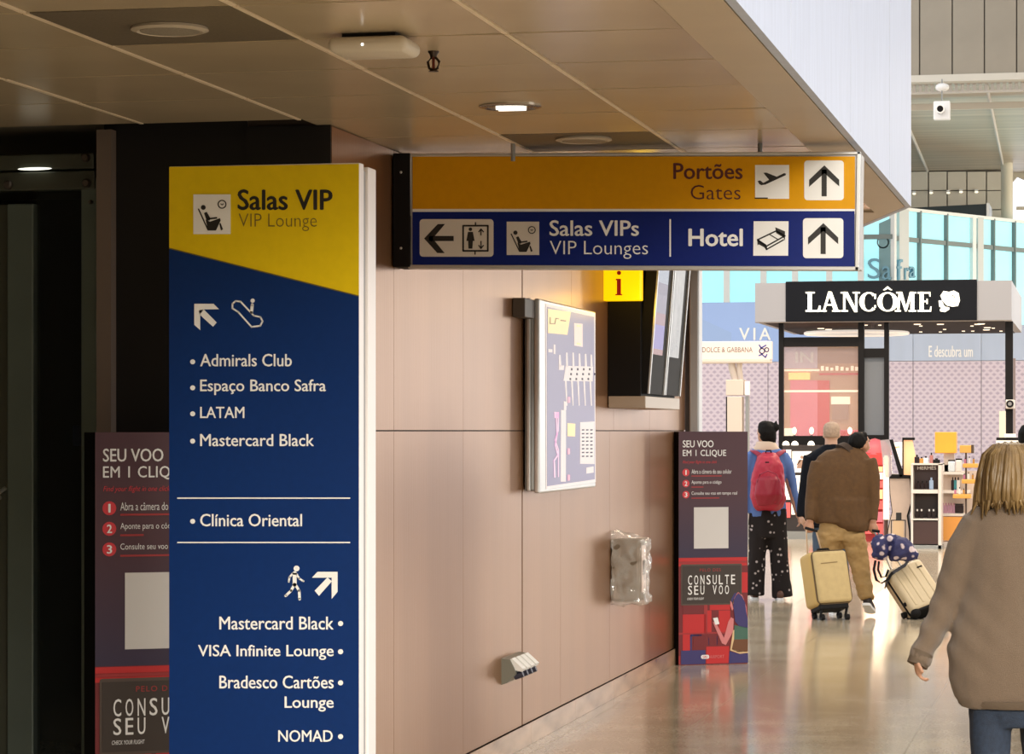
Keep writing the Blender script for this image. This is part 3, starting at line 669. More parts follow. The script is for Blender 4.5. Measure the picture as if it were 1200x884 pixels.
# flight screens cabinet
yA = at_X(712, 478, -3.0).y
xo = at_Y(751, 478, yA).x; zb = at_Y(751, 478.5, yA).z
yB = yA
while at_X(791, 400, xo).y > yB + .01: yB += .01
cab = thing('screen_cabinet', 'black wall cabinet holding two tilted flight information screens', 'screen', (-2.85, (yA + yB) / 2, zb))
mb = MB(); zt_ = 2.82
obj('housing', MB().bbox(-2.999, xo, yA, yB, zb + .02, zt_, .004), M_black, cab)
obj('bottom_tray', MB().bbox(-2.995, xo + .03, yA - .002, yB + .02, zb, zb + .075, .004), mat('beige_tray', (.46, .38, .30), .4, .3), cab)
def screen_mat():
    m = mat('screen_image', (.02, .02, .03), .25, spec=.15); nt = m.node_tree; b = nt.nodes['Principled BSDF']
    g = nt.nodes.new('ShaderNodeNewGeometry'); s_ = nt.nodes.new('ShaderNodeSeparateXYZ'); mr = nt.nodes.new('ShaderNodeMapRange'); r = nt.nodes.new('ShaderNodeValToRGB')
    mr.inputs[1].default_value = 1.85; mr.inputs[2].default_value = 2.8
    nt.links.new(g.outputs['Position'], s_.inputs[0]); nt.links.new(s_.outputs[2], mr.inputs[0]); nt.links.new(mr.outputs[0], r.inputs[0]); r.color_ramp.interpolation = 'CONSTANT'
    els = [(0, (.03, .03, .05)), (.14, (.16, .10, .08)), (.28, (.4, .08, .06)), (.36, (.18, .10, .55)), (.52, (.35, .10, .14)), (.60, (.2, .15, .25)), (.72, (.15, .10, .2)), (.80, (.35, .4, .5))]
    cr = r.color_ramp
    cr.elements[0].color = els[0][1] + (1,); cr.elements[1].position = els[1][0]; cr.elements[1].color = els[1][1] + (1,)
    for q, c_ in els[2:]: e = cr.elements.new(q); e.color = c_ + (1,)
    nt.links.new(r.outputs[0], b.inputs['Emission Color']); b.inputs['Emission Strength'].default_value = .5
    return m
M_scr = screen_mat()
M_scr2 = mat('screen_pale', (.20, .19, .17), .25, spec=.15, emit=.22, emcol=(.8, .8, .78), noise_=.5, nscale=5)
ym = (yA + yB) / 2
for k, (ya, yb, ms_) in enumerate(((yA + .05, ym - .01, M_scr), (ym + .02, yB - .02, M_scr2))):
    # the screens lean out at the top
    za, zc = zb + .09, 2.80; xa, xb = xo + .015, xo + .085
    P8 = lambda xi, xj, y0, y1, z0, z1: [(xa + xi, y0, z0), (xa + xj, y0, z0), (xa + xj, y1, z0), (xa + xi, y1, z0), (xb + xi, y0, z1), (xb + xj, y0, z1), (xb + xj, y1, z1), (xb + xi, y1, z1)]
    s0 = obj('screen', MB().hexa(P8(-.05, .018, ya, yb, za, zc)), M_black, cab)
    obj('bezel', MB().hexa(P8(.0182, .028, ya, ya + .03, za, zc)), M_silver, s0); obj('bezel', MB().hexa(P8(.0182, .028, yb - .03, yb, za, zc)), M_silver, s0)
    sx = .018; ya2, yb2 = ya + .04, yb - .16
    q = [(xa + sx + .003, ya2, za + .05), (xa + sx + .003, yb2, za + .05), (xb + sx + .003, yb2, zc), (xb + sx + .003, ya2, zc)]
    q2 = [(a - .004, b, c) for a, b, c in q]
    obj('display', MB().hexa([q2[0], q[0], q[1], q2[1], q2[3], q[3], q[2], q2[2]]), ms_, s0)

# yellow i sign
FI = Frame((0, yA - .14, 0)); I = FI.uv
(ia, iv1), (ib, iv0) = I(706, 300), I(750.3, 352)
isg = thing('info_sign', 'small glowing yellow square sign with a red letter i', 'sign', ((-3.0 + ib) / 2, yA - .08, iv0))
M_iy = mat('lit_yellow', (.85, .5, .0), .4, emit=1.0, emcol=(1, .58, .0))
obj('light_box', MB().bbox(ia, ib, yA - .138, yA - .03, iv0, iv1, .006), M_iy, isg)
obj('arm', MB().box(-3.0, ia + .02, yA - .09, yA - .07, iv1 - .16, iv1 - .06), M_grey, isg)
im = mat('sign_red', (.40, .005, .005), .5)
def i3(pts): return [(690 + a / 4.914, 310 + b / 4.914) for a, b in pts]
prints('letter', [circ(*i3([(174, 49)])[0], 2.5, 18), i3([(156, 83), (185, 83), (185, 170), (193, 172), (193, 178), (153, 178), (153, 172), (162, 170), (162, 92), (156, 91)])], I, FI, im, isg, 2)
l = bpy.data.lights.new('sign_glow', 'POINT'); l.energy = 1.6; l.color = (1, .6, .05); l.shadow_soft_size = .08
lo = bpy.data.objects.new('sign_glow', l); C.objects.link(lo); lo.location = (-2.72, yA - .30, 2.45)

# wrapped dispenser
yD = at_X(715, 660, -3.0).y
za, zc = at_X(715, 708, -3.0).z, at_X(715, 623, -3.0).z
xD = at_Y(752, 660, yD).x
dsp = thing('soap_dispenser', 'wall dispenser wrapped in crumpled clear plastic', 'dispenser', ((-3 + xD) / 2, yD + .1, za))
obj('housing', MB().bbox(-2.999, xD - .012, yD + .012, yD + .24, za + .012, zc - .05, .02), mat('dispenser_grey', (.15, .115, .075), .45), dsp)
obj('label_strip', MB().box(xD - .0105, xD - .007, yD + .05, yD + .20, za + .07, zc - .09), mat('dispenser_label', (.85, .68, .60), .5), dsp)
obj('label_window', MB().box(xD - .0065, xD - .005, yD + .08, yD + .17, za + .18, za + .27), mat('dispenser_ink', (.06, .04, .03), .5), dsp)
bm = bmesh.new(); bmesh.ops.create_grid(bm, x_segments=1, y_segments=1, size=1); bm.free()
wrap = MB(); N1 = 26
def wrap_pt(x, y, z):
    v = Vector((x, y, z)); d = noise.noise_vector(v * 13) * .022 + noise.noise_vector(v * 30) * .012
    q = v + d; q.x = max(q.x, -2.997); return q
def sheet(o, e1, e2, n1, n2):
    vs_ = [wrap_pt(*(Vector(o) + Vector(e1) * (i / n1) + Vector(e2) * (j / n2))) for j in range(n2 + 1) for i in range(n1 + 1)]
    fs = [(j * (n1 + 1) + i, j * (n1 + 1) + i + 1, (j + 1) * (n1 + 1) + i + 1, (j + 1) * (n1 + 1) + i) for j in range(n2) for i in range(n1)]
    wrap.add(vs_, fs)
xo_, y0_, y1_, z0_, z1_ = xD + .012, yD, yD + .255, za, zc
dz = .06   # the top falls away from the wall
zsl = z1_ - dz
N = 14
def patch(a, b, c, d, n1, n2):   # bilinear a-b / d-c
    a, b, c, d = map(Vector, (a, b, c, d)); vs_ = []
    for j in range(n2 + 1):
        for i in range(n1 + 1):
            s_, t_ = i / n1, j / n2; vs_.append(wrap_pt(*(a * (1 - s_) * (1 - t_) + b * s_ * (1 - t_) + c * s_ * t_ + d * (1 - s_) * t_)))
    fs = [(j * (n1 + 1) + i, j * (n1 + 1) + i + 1, (j + 1) * (n1 + 1) + i + 1, (j + 1) * (n1 + 1) + i) for j in range(n2) for i in range(n1)]
    wrap.add(vs_, fs)
patch((-2.998, y0_, z0_), (xo_, y0_, z0_ - .01), (xo_, y0_, zsl), (-2.998, y0_, z1_), 14, 26)
patch((xo_, y0_, z0_ - .01), (xo_, y1_, z0_ - .01), (xo_, y1_, zsl), (xo_, y0_, zsl), 14, 26)
patch((-2.998, y1_, z0_), (xo_, y1_, z0_ - .01), (xo_, y1_, zsl), (-2.998, y1_, z1_), 14, 26)
patch((-2.998, y0_, z1_), (xo_, y0_, zsl), (xo_, y1_, zsl), (-2.998, y1_, z1_), 14, 14)
patch((-2.998, y0_, z0_), (xo_, y0_, z0_ - .01), (xo_, y1_, z0_ - .01), (-2.998, y1_, z0_), 14, 14)
obj('plastic_wrap', wrap, mat('clear_film', (.86, .82, .74),   .08, alpha=.32, spec=1.0, coat=1.0), dsp, True, False)

# small ribbed outlet box low on the wall
yO = at_X(587.5, 790, -3.0).y
zo0, zo1 = at_X(587.5, 803, -3.0).z, at_X(587.5, 772, -3.0).z
outl = thing('outlet_box', 'small grey outlet box with four ribbed flaps low on the bronze wall', 'outlet', (-2.95, yO + .1, zo0))
def ofn(u, d, v): return Vector((-3 + u, yO + d, zo0 + v))
hh = zo1 - zo0
obj('body', MB().prism([(0, 0), (.03, .01), (.075, .055), (.072, .075), (.045, hh - .005), (0, hh)], 0, .44, ofn), mat('outlet_grey', (.20, .20, .16), .4, .2), outl)
for k in range(4):
    d0 = .01 + k * .11
    obj('flap', MB().prism([(.045, hh - .004), (.052, hh), (.112, .082), (.104, .068), (.07, .075)], d0, d0 + .078, ofn), mat('outlet_white', (.75, .74, .70), .4), outl)
    c = ofn(.09, d0 + .035, .052)
    obj('plug', MB().tube([(c.x - .03, c.y, c.z - .012), (c.x + .014, c.y, c.z + .004)], .018, 10), mat('plug_dark', (.03, .03, .05), .4), outl)

# ================================================================== FAR HALL
# --- cladding wall, upper soffit, roof bulkhead
YC = 65.0
FC = Frame((0, YC, 0)); c_ = FC.uv
M_clad = mat('grey_cladding', (.66, .59, .48), .5, noise_=.05, nscale=1)
M_clad_seam = mat('cladding_seam', (.14, .125, .10), .7)
zr = at_Y(1100, 200, YC).z
bw = struct('wall_cladding', MB().box(c_(700, 0)[0], c_(1176, 0)[0], YC + .12, YC + .4, 0, zr), M_clad_seam, 'grey cladding panels high above the glazing'); bw.name = 'wall_upper'
cols = [700, 740, 780, 820, 860, 900, 940, 980, 1020, 1042, 1064.5, 1088, 1110, 1133, 1156, 1174]
rows = [201, 223.5, 246, 268, 290, 312]
for i in range(len(cols) - 1):
    for j in range(len(rows) - 1):
        (a, b), (c, d) = c_(cols[i] + .7, rows[j] + .6), c_(cols[i + 1] - .7, rows[j + 1] - .9)
        obj('panel', MB().box(a, c, YC, YC + .13, d, b), M_clad, bw)
(a, b), (c, d) = c_(1170, 204), c_(1300, 201)
for k, (px, py) in enumerate(((1071, 227), (1091, 226), (1111, 226), (1126, 225), (1144, 225))):
    q = at_Y(px, py, YC - .1)
    lt = thing('wall_lamp', ('leftmost', 'second from left', 'middle', 'fourth from left', 'rightmost')[k] + ' of the five tiny spotlights on the high grey cladding', 'lamp', (q.x, q.y, q.z), 0, 'spotlights on the high cladding')
    obj('lens', MB().ell((q.x, YC - .05, q.z), .045, .05, .025, n=8, m=6), mat('tiny_lamp', (1, .9, .7), .4, emit=1.0, emcol=(1, .9, .7)), lt)
    obj('body', MB().box(q.x - .04, q.x + .04, YC - .05, YC, q.z - .02, q.z + .07), M_silver, lt)
# dark block standing in front of the cladding
(a, b), (c, d) = c_(1064, 243), c_(1155.5, 330)
mb = MB(); YB = YC - 2.5
q = [at_Y(x, y, YB) for x, y in ((1040, 330), (1155.5, 330), (1155.5, 239), (1040, 245))]
mb.prism([(p.x, p.z) for p in q], YB, YB + 1.6, lambda u, d, v: Vector((u, d, v)))
t = obj('service_box', mb, mat('slate_box', (.022, .028, .03), .6)); tag(t, 'long dark slate box on the roof below the cladding', 'box')
q1 = at_Y(1156, 238, YB - .02); obj('edge_strip', MB().box(q1.x, q1.x + .06, YB - .02, YB + 1.6, q1.z - 1.6, q1.z), M_silver, t)
# round column and window frame to its right
q0, q1 = at_Y(1173, 240, 63.5), at_Y(1187, 240, 63.5); r_ = (q1.x - q0.x) / 2
t = thing('column', 'pale round column high at the right beside the bright window', 'column', ((q0.x + q1.x) / 2, 63.5, 0))
obj('shaft', MB().tube([((q0.x + q1.x) / 2, 63.5, 0), ((q0.x + q1.x) / 2, 63.5, zr)], r_, 24), mat('column_paint', (.62, .58, .46), .5), t, True)
wn = struct('window_1', MB().box(q1.x, 14, 66, 66.1, at_Y(1195, 244, 66).z - .04, at_Y(1195, 244, 66).z + .04), M_clad, 'bright window frame beyond the round column')
obj('arch', MB().prism([(at_Y(1187, 214, 66).x, at_Y(1187, 213, 66).z), (at_Y(1192, 207, 66).x, at_Y(1192, 207, 66).z), (at_Y(1230, 225, 66).x, at_Y(1230, 225, 66).z), (14, at_Y(1230, 225, 66).z), (14, zr), (at_Y(1187, 201, 66).x, zr)], 66.0, 66.2, lambda u, d, v: Vector((u, d, v))), mat('arch_paint', (.55, .50, .40), .6), wn)
obj('sill', MB().box(q1.x, 14, 66, 66.3, at_Y(1195, 262, 66).z - .6, at_Y(1195, 260, 66).z), M_clad, wn)

# level upper ceiling of ribbed metal, with seams running away
Yn = 48.6; zc_ = zr
M_rib = mat('ribbed_metal', (.50, .43, .34), .4, .2, noise_=.22, nscale=1.2, stretch=(.12, 3, 1))
cu = struct('ceiling_upper', MB().box(-26, 16, Yn, YC + 1.2, zc_, zc_ + .3), M_rib, 'grey ribbed metal soffit high in the hall'); cu.name = 'ceiling_2'
for (xa, ya, xb, yb) in ((1156.5, 101, 1176, 197), (1062, 143, 1087, 201)):
    pa, pb_ = at_z(xa, ya, zc_ - .02), at_z(xb, yb, zc_ - .02)
    obj('seam_rail', MB().tube([pa, pb_], .03, 6), M_steel, cu)
for y_, th_, dz_ in ((126, .10, .16),):
    q = at_z(1100, y_, zc_ - .16)
    obj('beam', MB().box(-20, 16, q.y - .05, q.y + .05, zc_ - .21, zc_ - .09).box(-8, -7.9, q.y - .03, q.y + .03, zc_ - .1, zc_), mat('beam_paint', (.58, .55, .47), .5), cu)
q = at_z(1100, 97, zc_)
bh = struct('wall_bulkhead', MB().box(-26, 16, Yn - .25, Yn, zc_ + .02, 16), M_clad_seam, 'grey brown panelled bulkhead over the hall'); bh.name = 'wall_bulkhead'
M_bulk = mat('bulkhead_panel', (.30, .265, .205), .55, noise_=.05, nscale=2)
xs_ = [at_Y(x, 50, Yn).x for x in (760, 797, 835, 873, 911, 949, 987, 1002, 1040, 1079, 1117, 1154.5, 1192, 1230, 1268, 1306)]
for i in range(len(xs_) - 1): obj('panel', MB().box(xs_[i] + .012, xs_[i + 1] - .012, Yn - .31, Yn - .22, zc_ + .04, 15.9), M_bulk, bh)
tr = struct('trim_5', MB().box(-26, 16, Yn - .34, Yn - .05, zc_ - .02, zc_ + .10), mat('beam_paint', (.58, .55, .47), .5), 'pale edge beam under the bulkhead')
mb = MB()
for k in range(150): x_ = -4 + k * .105; mb.box(x_, x_ + .055, Yn + .3, Yn + .36, zc_ - .12, zc_ + .02)
o = obj('rack_teeth', mb, M_steel, tr); o['kind'] = 'stuff'
obj('rack_rail', MB().box(-5, 12, Yn + .28, Yn + .38, zc_ - .15, zc_ - .115), M_steel, tr)
# camera and dome
q = at_Y(1103.5, 129, 48.0); s_ = 48.5 / F
t = thing('security_camera', 'white square housed security camera hanging under the high beam', 'camera', (q.x, q.y, q.z))
obj('plate', MB().bbox(q.x - 9.5 * s_, q.x + 9.5 * s_, 48.0, 48.16, q.z - 11 * s_, q.z + 10.5 * s_, .02), M_white, t)
obj('barrel', MB().tube([(q.x - .01, 47.72, q.z - .01), (q.x - .01, 48.0, q.z)], 5 * s_, 16), M_silver, t)
obj('lens', MB().tube([(q.x - .01, 47.70, q.z - .01), (q.x - .01, 47.73, q.z - .01)], 3.6 * s_, 16), M_black, t)
obj('stem', MB().tube([(q.x, 48.1, q.z + 9 * s_), (q.x, 48.1, zc_)], .012, 8), M_grey, t)
q = at_Y(1104, 102, 48.1)
t = obj('ceiling_dome', MB().ell((q.x, 48.15, q.z), 8 * s_, .12, 5 * s_), M_white, None, True); tag(t, 'small white dome under the high edge beam', 'camera')

# --- teal glazing
M_teal = mat('teal_glass', (.30, .66, .70), .15, emit=.62, emcol=(.42, .88, .95), noise_=.10, nscale=1.3)  # emission stands in for daylight behind the glass
M_mull = mat('glazing_mullion', (.62, .66, .66), .5)
M_mulld = mat('glazing_mullion_dark', (.20, .25, .25), .5)
M_mulw = mat('glazing_white_post', (.85, .87, .86), .4)
ZB = 3.0
def glazing(name, origin, rz, px, ytop, trans_y, posts, label):
    "px: pane borders in the picture, posts: index -> (extra width, material)"
    G = Frame(origin, rz)
    t = struct(name, MB().box(G.uv(px[0], 400)[0], G.uv(px[-1], 400)[0], .10, .16, 0, ZB + .02, G.M), M_mull, label)
    for i in range(len(px) - 1):
        ua_, ub_ = G.uv(px[i], 400)[0], G.uv(px[i + 1], 400)[0]
        ztA, ztB = ytop(G, px[i]), ytop(G, px[i + 1]); zm = G.uv(px[i], trans_y(px[i]))[1]
        def pane(z0a, z0b, z1a, z1b):
            g = .035
            obj('pane', MB().hexa([G.P(ua_ + g, .02, z0a + g), G.P(ub_ - g, .02, z0b + g), G.P(ub_ - g, .05, z0b + g), G.P(ua_ + g, .05, z0a + g), G.P(ua_ + g, .02, z1a - g), G.P(ub_ - g, .02, z1b - g), G.P(ub_ - g, .05, z1b - g), G.P(ua_ + g, .05, z1a - g)]), M_teal, t)
        pane(ZB, ZB, zm, zm); pane(zm, zm, ztA, ztB)
        obj('transom', MB().box(ua_, ub_, -.03, .06, zm - .05, zm + .05, G.M), M_mulld, t)
        w2, m2 = posts.get(i, (.03, M_mulld))
        obj('mullion', MB().box(ua_ - w2 * .3, ua_ + w2, -.06, .08, ZB, ztA, G.M), m2, t)
        obj('head', MB().hexa([G.P(ua_, -.05, ztA - .03), G.P(ub_, -.05, ztB - .03), G.P(ub_, .08, ztB - .03), G.P(ua_, .08, ztA - .03), G.P(ua_, -.05, ztA + .04), G.P(ub_, -.05, ztB + .04), G.P(ub_, .08, ztB + .04), G.P(ua_, .08, ztA + .04)]), M_mulw, t)
    return G, t
g0 = at_d(1046, 400, 58)
ztop0 = at_d(1062, 245, 58.2).z
topA = lambda G, x: ztop0 + (0.0)
GA, ga = glazing('window_2', (g0.x, g0.y, 0), TH + math.radians(48), [1046, 1054, 1076.5, 1108, 1138.5, 1145, 1163, 1187.5, 1213, 1240], lambda G, x: ztop0, lambda x: 281 + (x - 1065) * .095, {0: (.06, M_mulw), 1: (.28, M_mull), 5: (.18, M_mull), 4: (.10, M_mulw), 2: (.04, M_mulld)}, 'angled teal glazed screen high behind the kiosk')
GB, gb = glazing('window_3', (g0.x, g0.y, 0), 0, [700, 740, 775, 812, 850, 893, 930, 970, 1007, 1046], lambda G, x: ztop0, lambda x: 278, {k: (.10, M_mulw) for k in range(9)}, 'teal glazed screen behind the hanging sign')
M_etch = mat('etched_letter', (.62, .78, .82), .5)
M_etchd = mat('etched_blue_letter', (.16, .36, .48), .5)
for ch, x0, y0, x1, y1 in (('S', 1017, 303, 1032, 327), ('a', 1034, 312, 1044.5, 328)):
    text(ch, x0, y0, x1, y1, GB.uv, GB, M_etchd, gb, 1, bold=0, extrude=.09, name='lettering')
for ch, x0, y0, x1, y1 in (('f', 1047.5, 304, 1054, 328), ('r', 1056.5, 314, 1061, 328), ('a', 1062, 312.5, 1069, 326)):
    text(ch, x0, y0, x1, y1, GA.uv, GA, M_etchd, ga, 1, bold=0, extrude=.09, name='lettering')
prints('etched_ring', ring(1034.7, 284, 6.5, 1.5), GB.uv, GB, M_etch, gb, 1, back=.02)
prints('hanging_banner', [[(1030, 262), (1043.5, 256), (1043.5, 330), (1030, 330)]], GB.uv, GB, mat('banner_grey', (.20, .36, .40), .5), gb, 1, back=.02)

# --- hoarding: blue printed band over lavender patterned boards
YH = 55.0; HF = Frame((0, YH, 0)); h = HF.uv
def hoarding_mat():
    m = mat('lavender_pattern', (.50, .42, .50), .5); nt = m.node_tree; b = nt.nodes['Principled BSDF']
    g = nt.nodes.new('ShaderNodeNewGeometry'); mp = nt.nodes.new('ShaderNodeMapping'); s = 1 / .138
    mp.inputs['Rotation'].default_value = (0, 0, 0); mp.inputs['Scale'].default_value = (s, 0, s * 1.85)
    sx = nt.nodes.new('ShaderNodeSeparateXYZ'); nt.links.new(g.outputs['Position'], mp.inputs[0]); nt.links.new(mp.outputs[0], sx.inputs[0])
    def mth(op, a, b_=None):
        n = nt.nodes.new('ShaderNodeMath'); n.operation = op
        for i, v in enumerate((a, b_)):
            if v is None: continue
            if isinstance(v, (int, float)): n.inputs[i].default_value = v
            else: nt.links.new(v, n.inputs[i])
        return n.outputs[0]
    row = mth('FLOOR', sx.outputs[2]); off = mth('MULTIPLY', mth('MODULO', row, 2), .5)
    fx = mth('SUBTRACT', mth('FRACT', mth('ADD', sx.outputs[0], off)), .5); fz = mth('SUBTRACT', mth('FRACT', sx.outputs[2]), .5)
    d = mth('ADD', mth('MULTIPLY', mth('ABSOLUTE', fx), 1.0), mth('MULTIPLY', mth('ABSOLUTE', fz), .75))
    k = mth('LESS_THAN', d, .34)
    mx = nt.nodes.new('ShaderNodeMix'); mx.data_type = 'RGBA'; mx.inputs[6].default_value = (.58, .51, .58, 1); mx.inputs[7].default_value = (.41, .35, .44, 1)
    nt.links.new(k, mx.inputs[0]); nt.links.new(mx.outputs[2], b.inputs['Base Color'])
    return m
zh = at_Y(1000, 424, YH).z; zh2 = at_Y(850, 354.5, YH).z
hd = thing('hoarding', 'long lavender patterned hoarding under a pale blue lettered band', 'hoarding', (h(1000, 500)[0], YH, 0))
xsH = [h(x, 500)[0] for x in (640, 700, 760, 818, 900, 985, 1070, 1150, 1235, 1320)]
M_hd = hoarding_mat(); M_band = mat('blue_band_print', (.28, .42, .75), .5, noise_=.10, nscale=.6, stretch=(1, 1, .1)); M_bandp = mat('pale_band_print', (.42, .50, .64), .5, noise_=.10, nscale=1.2, stretch=(1, 1, .1))
for i in range(len(xsH) - 1):
    obj('board', MB().box(xsH[i] + .006, xsH[i + 1] - .006, YH, YH + .06, 0, zh), M_hd, hd)
    obj('band', MB().box(xsH[i] + .004, xsH[i + 1] - .004, YH, YH + .05, zh + .01, zh2 - (.5 if i > 6 else 0)), M_band if i < 5 else M_bandp, hd)
obj('frame_post', MB().box(xsH[0], xsH[-1], YH + .08, YH + .2, 0, zh2 - .55), M_mull, hd)
prints('pale_wedge', [[(818, 372), (857, 390), (857, 399), (850, 424), (818, 424)]], h, HF, mat('wedge_print', (.27, .40, .68), .5), hd, 3)
text('VIA', 866.5, 384.5, 903, 398.5, h, HF, M_white, hd, 4, spacing=1.35, bold=.015)
text('E descubra um', 1088.5, 405.5, 1140, 418.5, h, HF, M_white, hd, 4, bold=.03)

# --- pedestal sign
t = thing('pedestal_sign', 'pale pink lettered sign board on a slim cream pedestal', 'sign', (at_Y(862, 500, 40).x, 40, 0))
DG = Frame((0, 40, 0)); g_ = DG.uv
M_pink = mat('lit_pink_board', (.80, .60, .50), .4, emit=.25, emcol=(1, .78, .66)); M_cream = mat('cream_laminate', (.62, .53, .45), .4)
(a, b), (c, d) = g_(813, 400.5), g_(904, 421.5)
obj('board', MB().bbox(a, c, 40, 40.16, d, b, .01), M_pink, t)
obj('tray', MB().bbox(a, c - .02, 39.96, 40.3, d - .05, d, .01), M_cream, t)
text('DOLCE & GABBANA', 823, 407, 882, 413, g_, DG, mat('grey_ink', (.12, .09, .09), .5), t, 2)
prints('flower_emblem', stroke([(889.5, 404), (892, 408), (898, 404.5)], 1.6) + ring(893, 411.5, 3, 1.3, 12) + ring(898.5, 410, 2.4, 1.2, 12) + stroke([(889, 417), (893, 415.5), (897, 419), (899, 415)], 1.5), g_, DG, mat('blue_flower', (.03, .05, .28), .5), t, 2)
def gp(x, y): return at_Y(x, y, 40.1)
obj('neck', MB().tube([gp(857, 421), gp(858, 432), gp(862, 446)], .055, 10), M_cream, t, True)
obj('neck', MB().tube([gp(867, 421), gp(866, 432), gp(868, 446)], .045, 10), M_cream, t, True)
(a, b), (c, d) = g_(850.5, 445), g_(871, 463.5)
obj('head_box', MB().bbox(a, c, 40, 40.3, d, b, .008), M_cream, t)
(a, b), (c, d) = g_(872.5, 447), g_(878, 463)
obj('side_display', MB().bbox(a, c, 40.02, 40.1, d, b, .004), M_white, t)
(a, b), (c, _) = g_(852, 465), g_(869.5, 500)
obj('pillar', MB().bbox(a, c, 40.0, 40.28, 0, b, .008), M_cream, t)
obj('pillar_edge', MB().box(a - .02, a, 40.02, 40.2, 0, b), M_black, t)
(a, b), (c, _) = g_(873, 464), g_(876.5, 500); obj('pillar_post', MB().box(a, c, 40.05, 40.2, 0, b), M_grey, t)

# ================================================================== KIOSK
YK = 43.0; KF = Frame((0, YK, 0)); k_ = KF.uv
XL, XR = k_(885, 400)[0], k_(1185.5, 400)[0]; z1, z0 = k_(1030, 330.5)[1], k_(1030, 376.5)[1]; DK = 5.6
kio = thing('beauty_kiosk', 'open shop kiosk with black glowing lettered header on black columns', 'kiosk', ((XL + XR) / 2, YK + 2.5, 0))
M_hdr = mat('header_grey', (.31, .31, .33), .45)
xb0, xb1 = k_(921, 350)[0], k_(1145, 350)[0]
obj('canopy', MB().box(XL, XR, YK, YK + DK, z0, z1), M_hdr, kio)
obj('header_panel', MB().box(XL, xb0, YK - .02, YK, z0, z1), M_hdr, kio); obj('header_panel', MB().box(xb1, XR, YK - .02, YK, z0, z1), M_hdr, kio)
obj('black_header', MB().bbox(xb0, xb1, YK - .05, YK, z0 - .0, z1 + .02, .01), mat('gloss_black', (.006, .007, .010), .4, spec=.12), kio)
obj('soffit', MB().box(XL + .12, XR - .12, YK + .12, YK + DK - .1, z0 - .012, z0 + .01), mat('kiosk_soffit', (.012, .007, .005), .6, spec=.1), kio)
obj('soffit_edge', MB().box(XL, XR, YK, YK + .12, z0 - .01, z0 + .01), mat('soffit_edge', (.4, .36, .33), .5), kio)
# serif header lettering built from strokes and serifs
FL = Frame((0, YK - .05, 0)); L_ = FL.uv
M_lit = mat('lit_letter', (1, .96, .8), .4, emit=1.3, emcol=(1, .97, .82))
M_halo = mat('letter_side', (.55, .56, .3), .4, emit=.35, emcol=(.7, .75, .35))
def serif(x0, x1, y, w=1.6): return [(x0, y - w / 2), (x1, y - w / 2), (x1, y + w / 2), (x0, y + w / 2)]
T_, B_ = 342.5, 365.5
def vbar(x, w, a=T_, b=B_): return [(x, a), (x + w, a), (x + w, b), (x, b)]
def arc(cx, cy, rx, ry, a0, a1, wf, n=22):
    out = []
    for i in range(n):
        t0, t1 = a0 + (a1 - a0) * i / n, a0 + (a1 - a0) * (i + 1) / n
        q = []
        for t_, s in ((t0, 1), (t1, 1), (t1, -1), (t0, -1)):
            wv = wf(t_) * s / 2; q.append((cx + (rx + wv) * math.cos(t_), cy + (ry + (wv * .6)) * math.sin(t_)))
        out.append(q)
    return out
fat = lambda t_: 2.2 + 3.6 * abs(math.cos(t_)) ** 1.3
LET = {
 'L': [vbar(947, 4.6), serif(944.5, 955, T_ + .8), serif(944.5, 960, B_ - .8, 2.0), [(958, B_), (961.5, B_), (962, B_ - 7), (960.3, B_ - 7)]],
 'A': [[(971, T_ - .3), (974, T_ - .3), (966.5, B_), (964.3, B_)], [(971, T_ - .3), (975, T_ - .3), (983.2, B_), (977.6, B_)], serif(962, 969, B_ - .8), serif(975.5, 985, B_ - .8), serif(967.5, 978, 357.5, 1.8)],
 'N': [vbar(988.5, 2.4), vbar(1002.5, 2.4), [(988.5, T_), (993.5, T_), (1005, B_ + .5), (1001.5, B_ + .5)], serif(985.5, 993, T_ + .8), serif(999.5, 1008, T_ + .8), serif(986, 994, B_ - .8)],
 'C': arc(1018.5, 354, 8.3, 10.6, math.radians(45), math.radians(315), fat) + [vbar(1025, 1.8, 345, 350.5), vbar(1025, 1.8, 358, 361)],
 'O': arc(1040.5, 354, 9.3, 10.6, 0, 2 * PI, fat, 30),
 'circumflex': [[(1035, 340.3), (1040.5, 335.8), (1046, 340.3), (1043.6, 340.3), (1040.5, 338.4), (1037.4, 340.3)]],
 'M': [[(1053.5, T_), (1055.7, T_), (1054, B_), (1051.5, B_)], vbar(1067.2, 4.4), [(1052.8, T_), (1057.5, T_), (1063, B_ - 2), (1061, B_)], [(1066.5, T_), (1069.5, T_), (1062.5, B_), (1061, B_ - 2)], serif(1050.5, 1057, T_ + .8), serif(1067, 1074, T_ + .8), serif(1049, 1056, B_ - .8), serif(1065, 1074, B_ - .8)],
 'E': [vbar(1078, 4.6), serif(1075.5, 1090, T_ + .9, 1.8), serif(1075.5, 1090.5, B_ - .9, 1.8), serif(1081, 1087, 353.5, 1.6), [(1088.8, T_), (1090.4, T_), (1090.6, T_ + 5.5), (1089.4, T_ + 5)], [(1089.5, B_), (1091.2, B_), (1091.8, B_ - 6), (1090.6, B_ - 6)], [(1086, 350.5), (1087.3, 350.5), (1087.3, 356.5), (1086, 356.5)]],
}
for ch, pl in LET.items():
    mb = MB()
    for p_ in pl: mb.prism([L_(*q) for q in p_], -.06, -.02, FL.P)
    obj('letter', mb, M_lit, kio)
def r2(pts): return [(1030 + a / 6.31, 320 + b / 6.31) for a, b in pts]
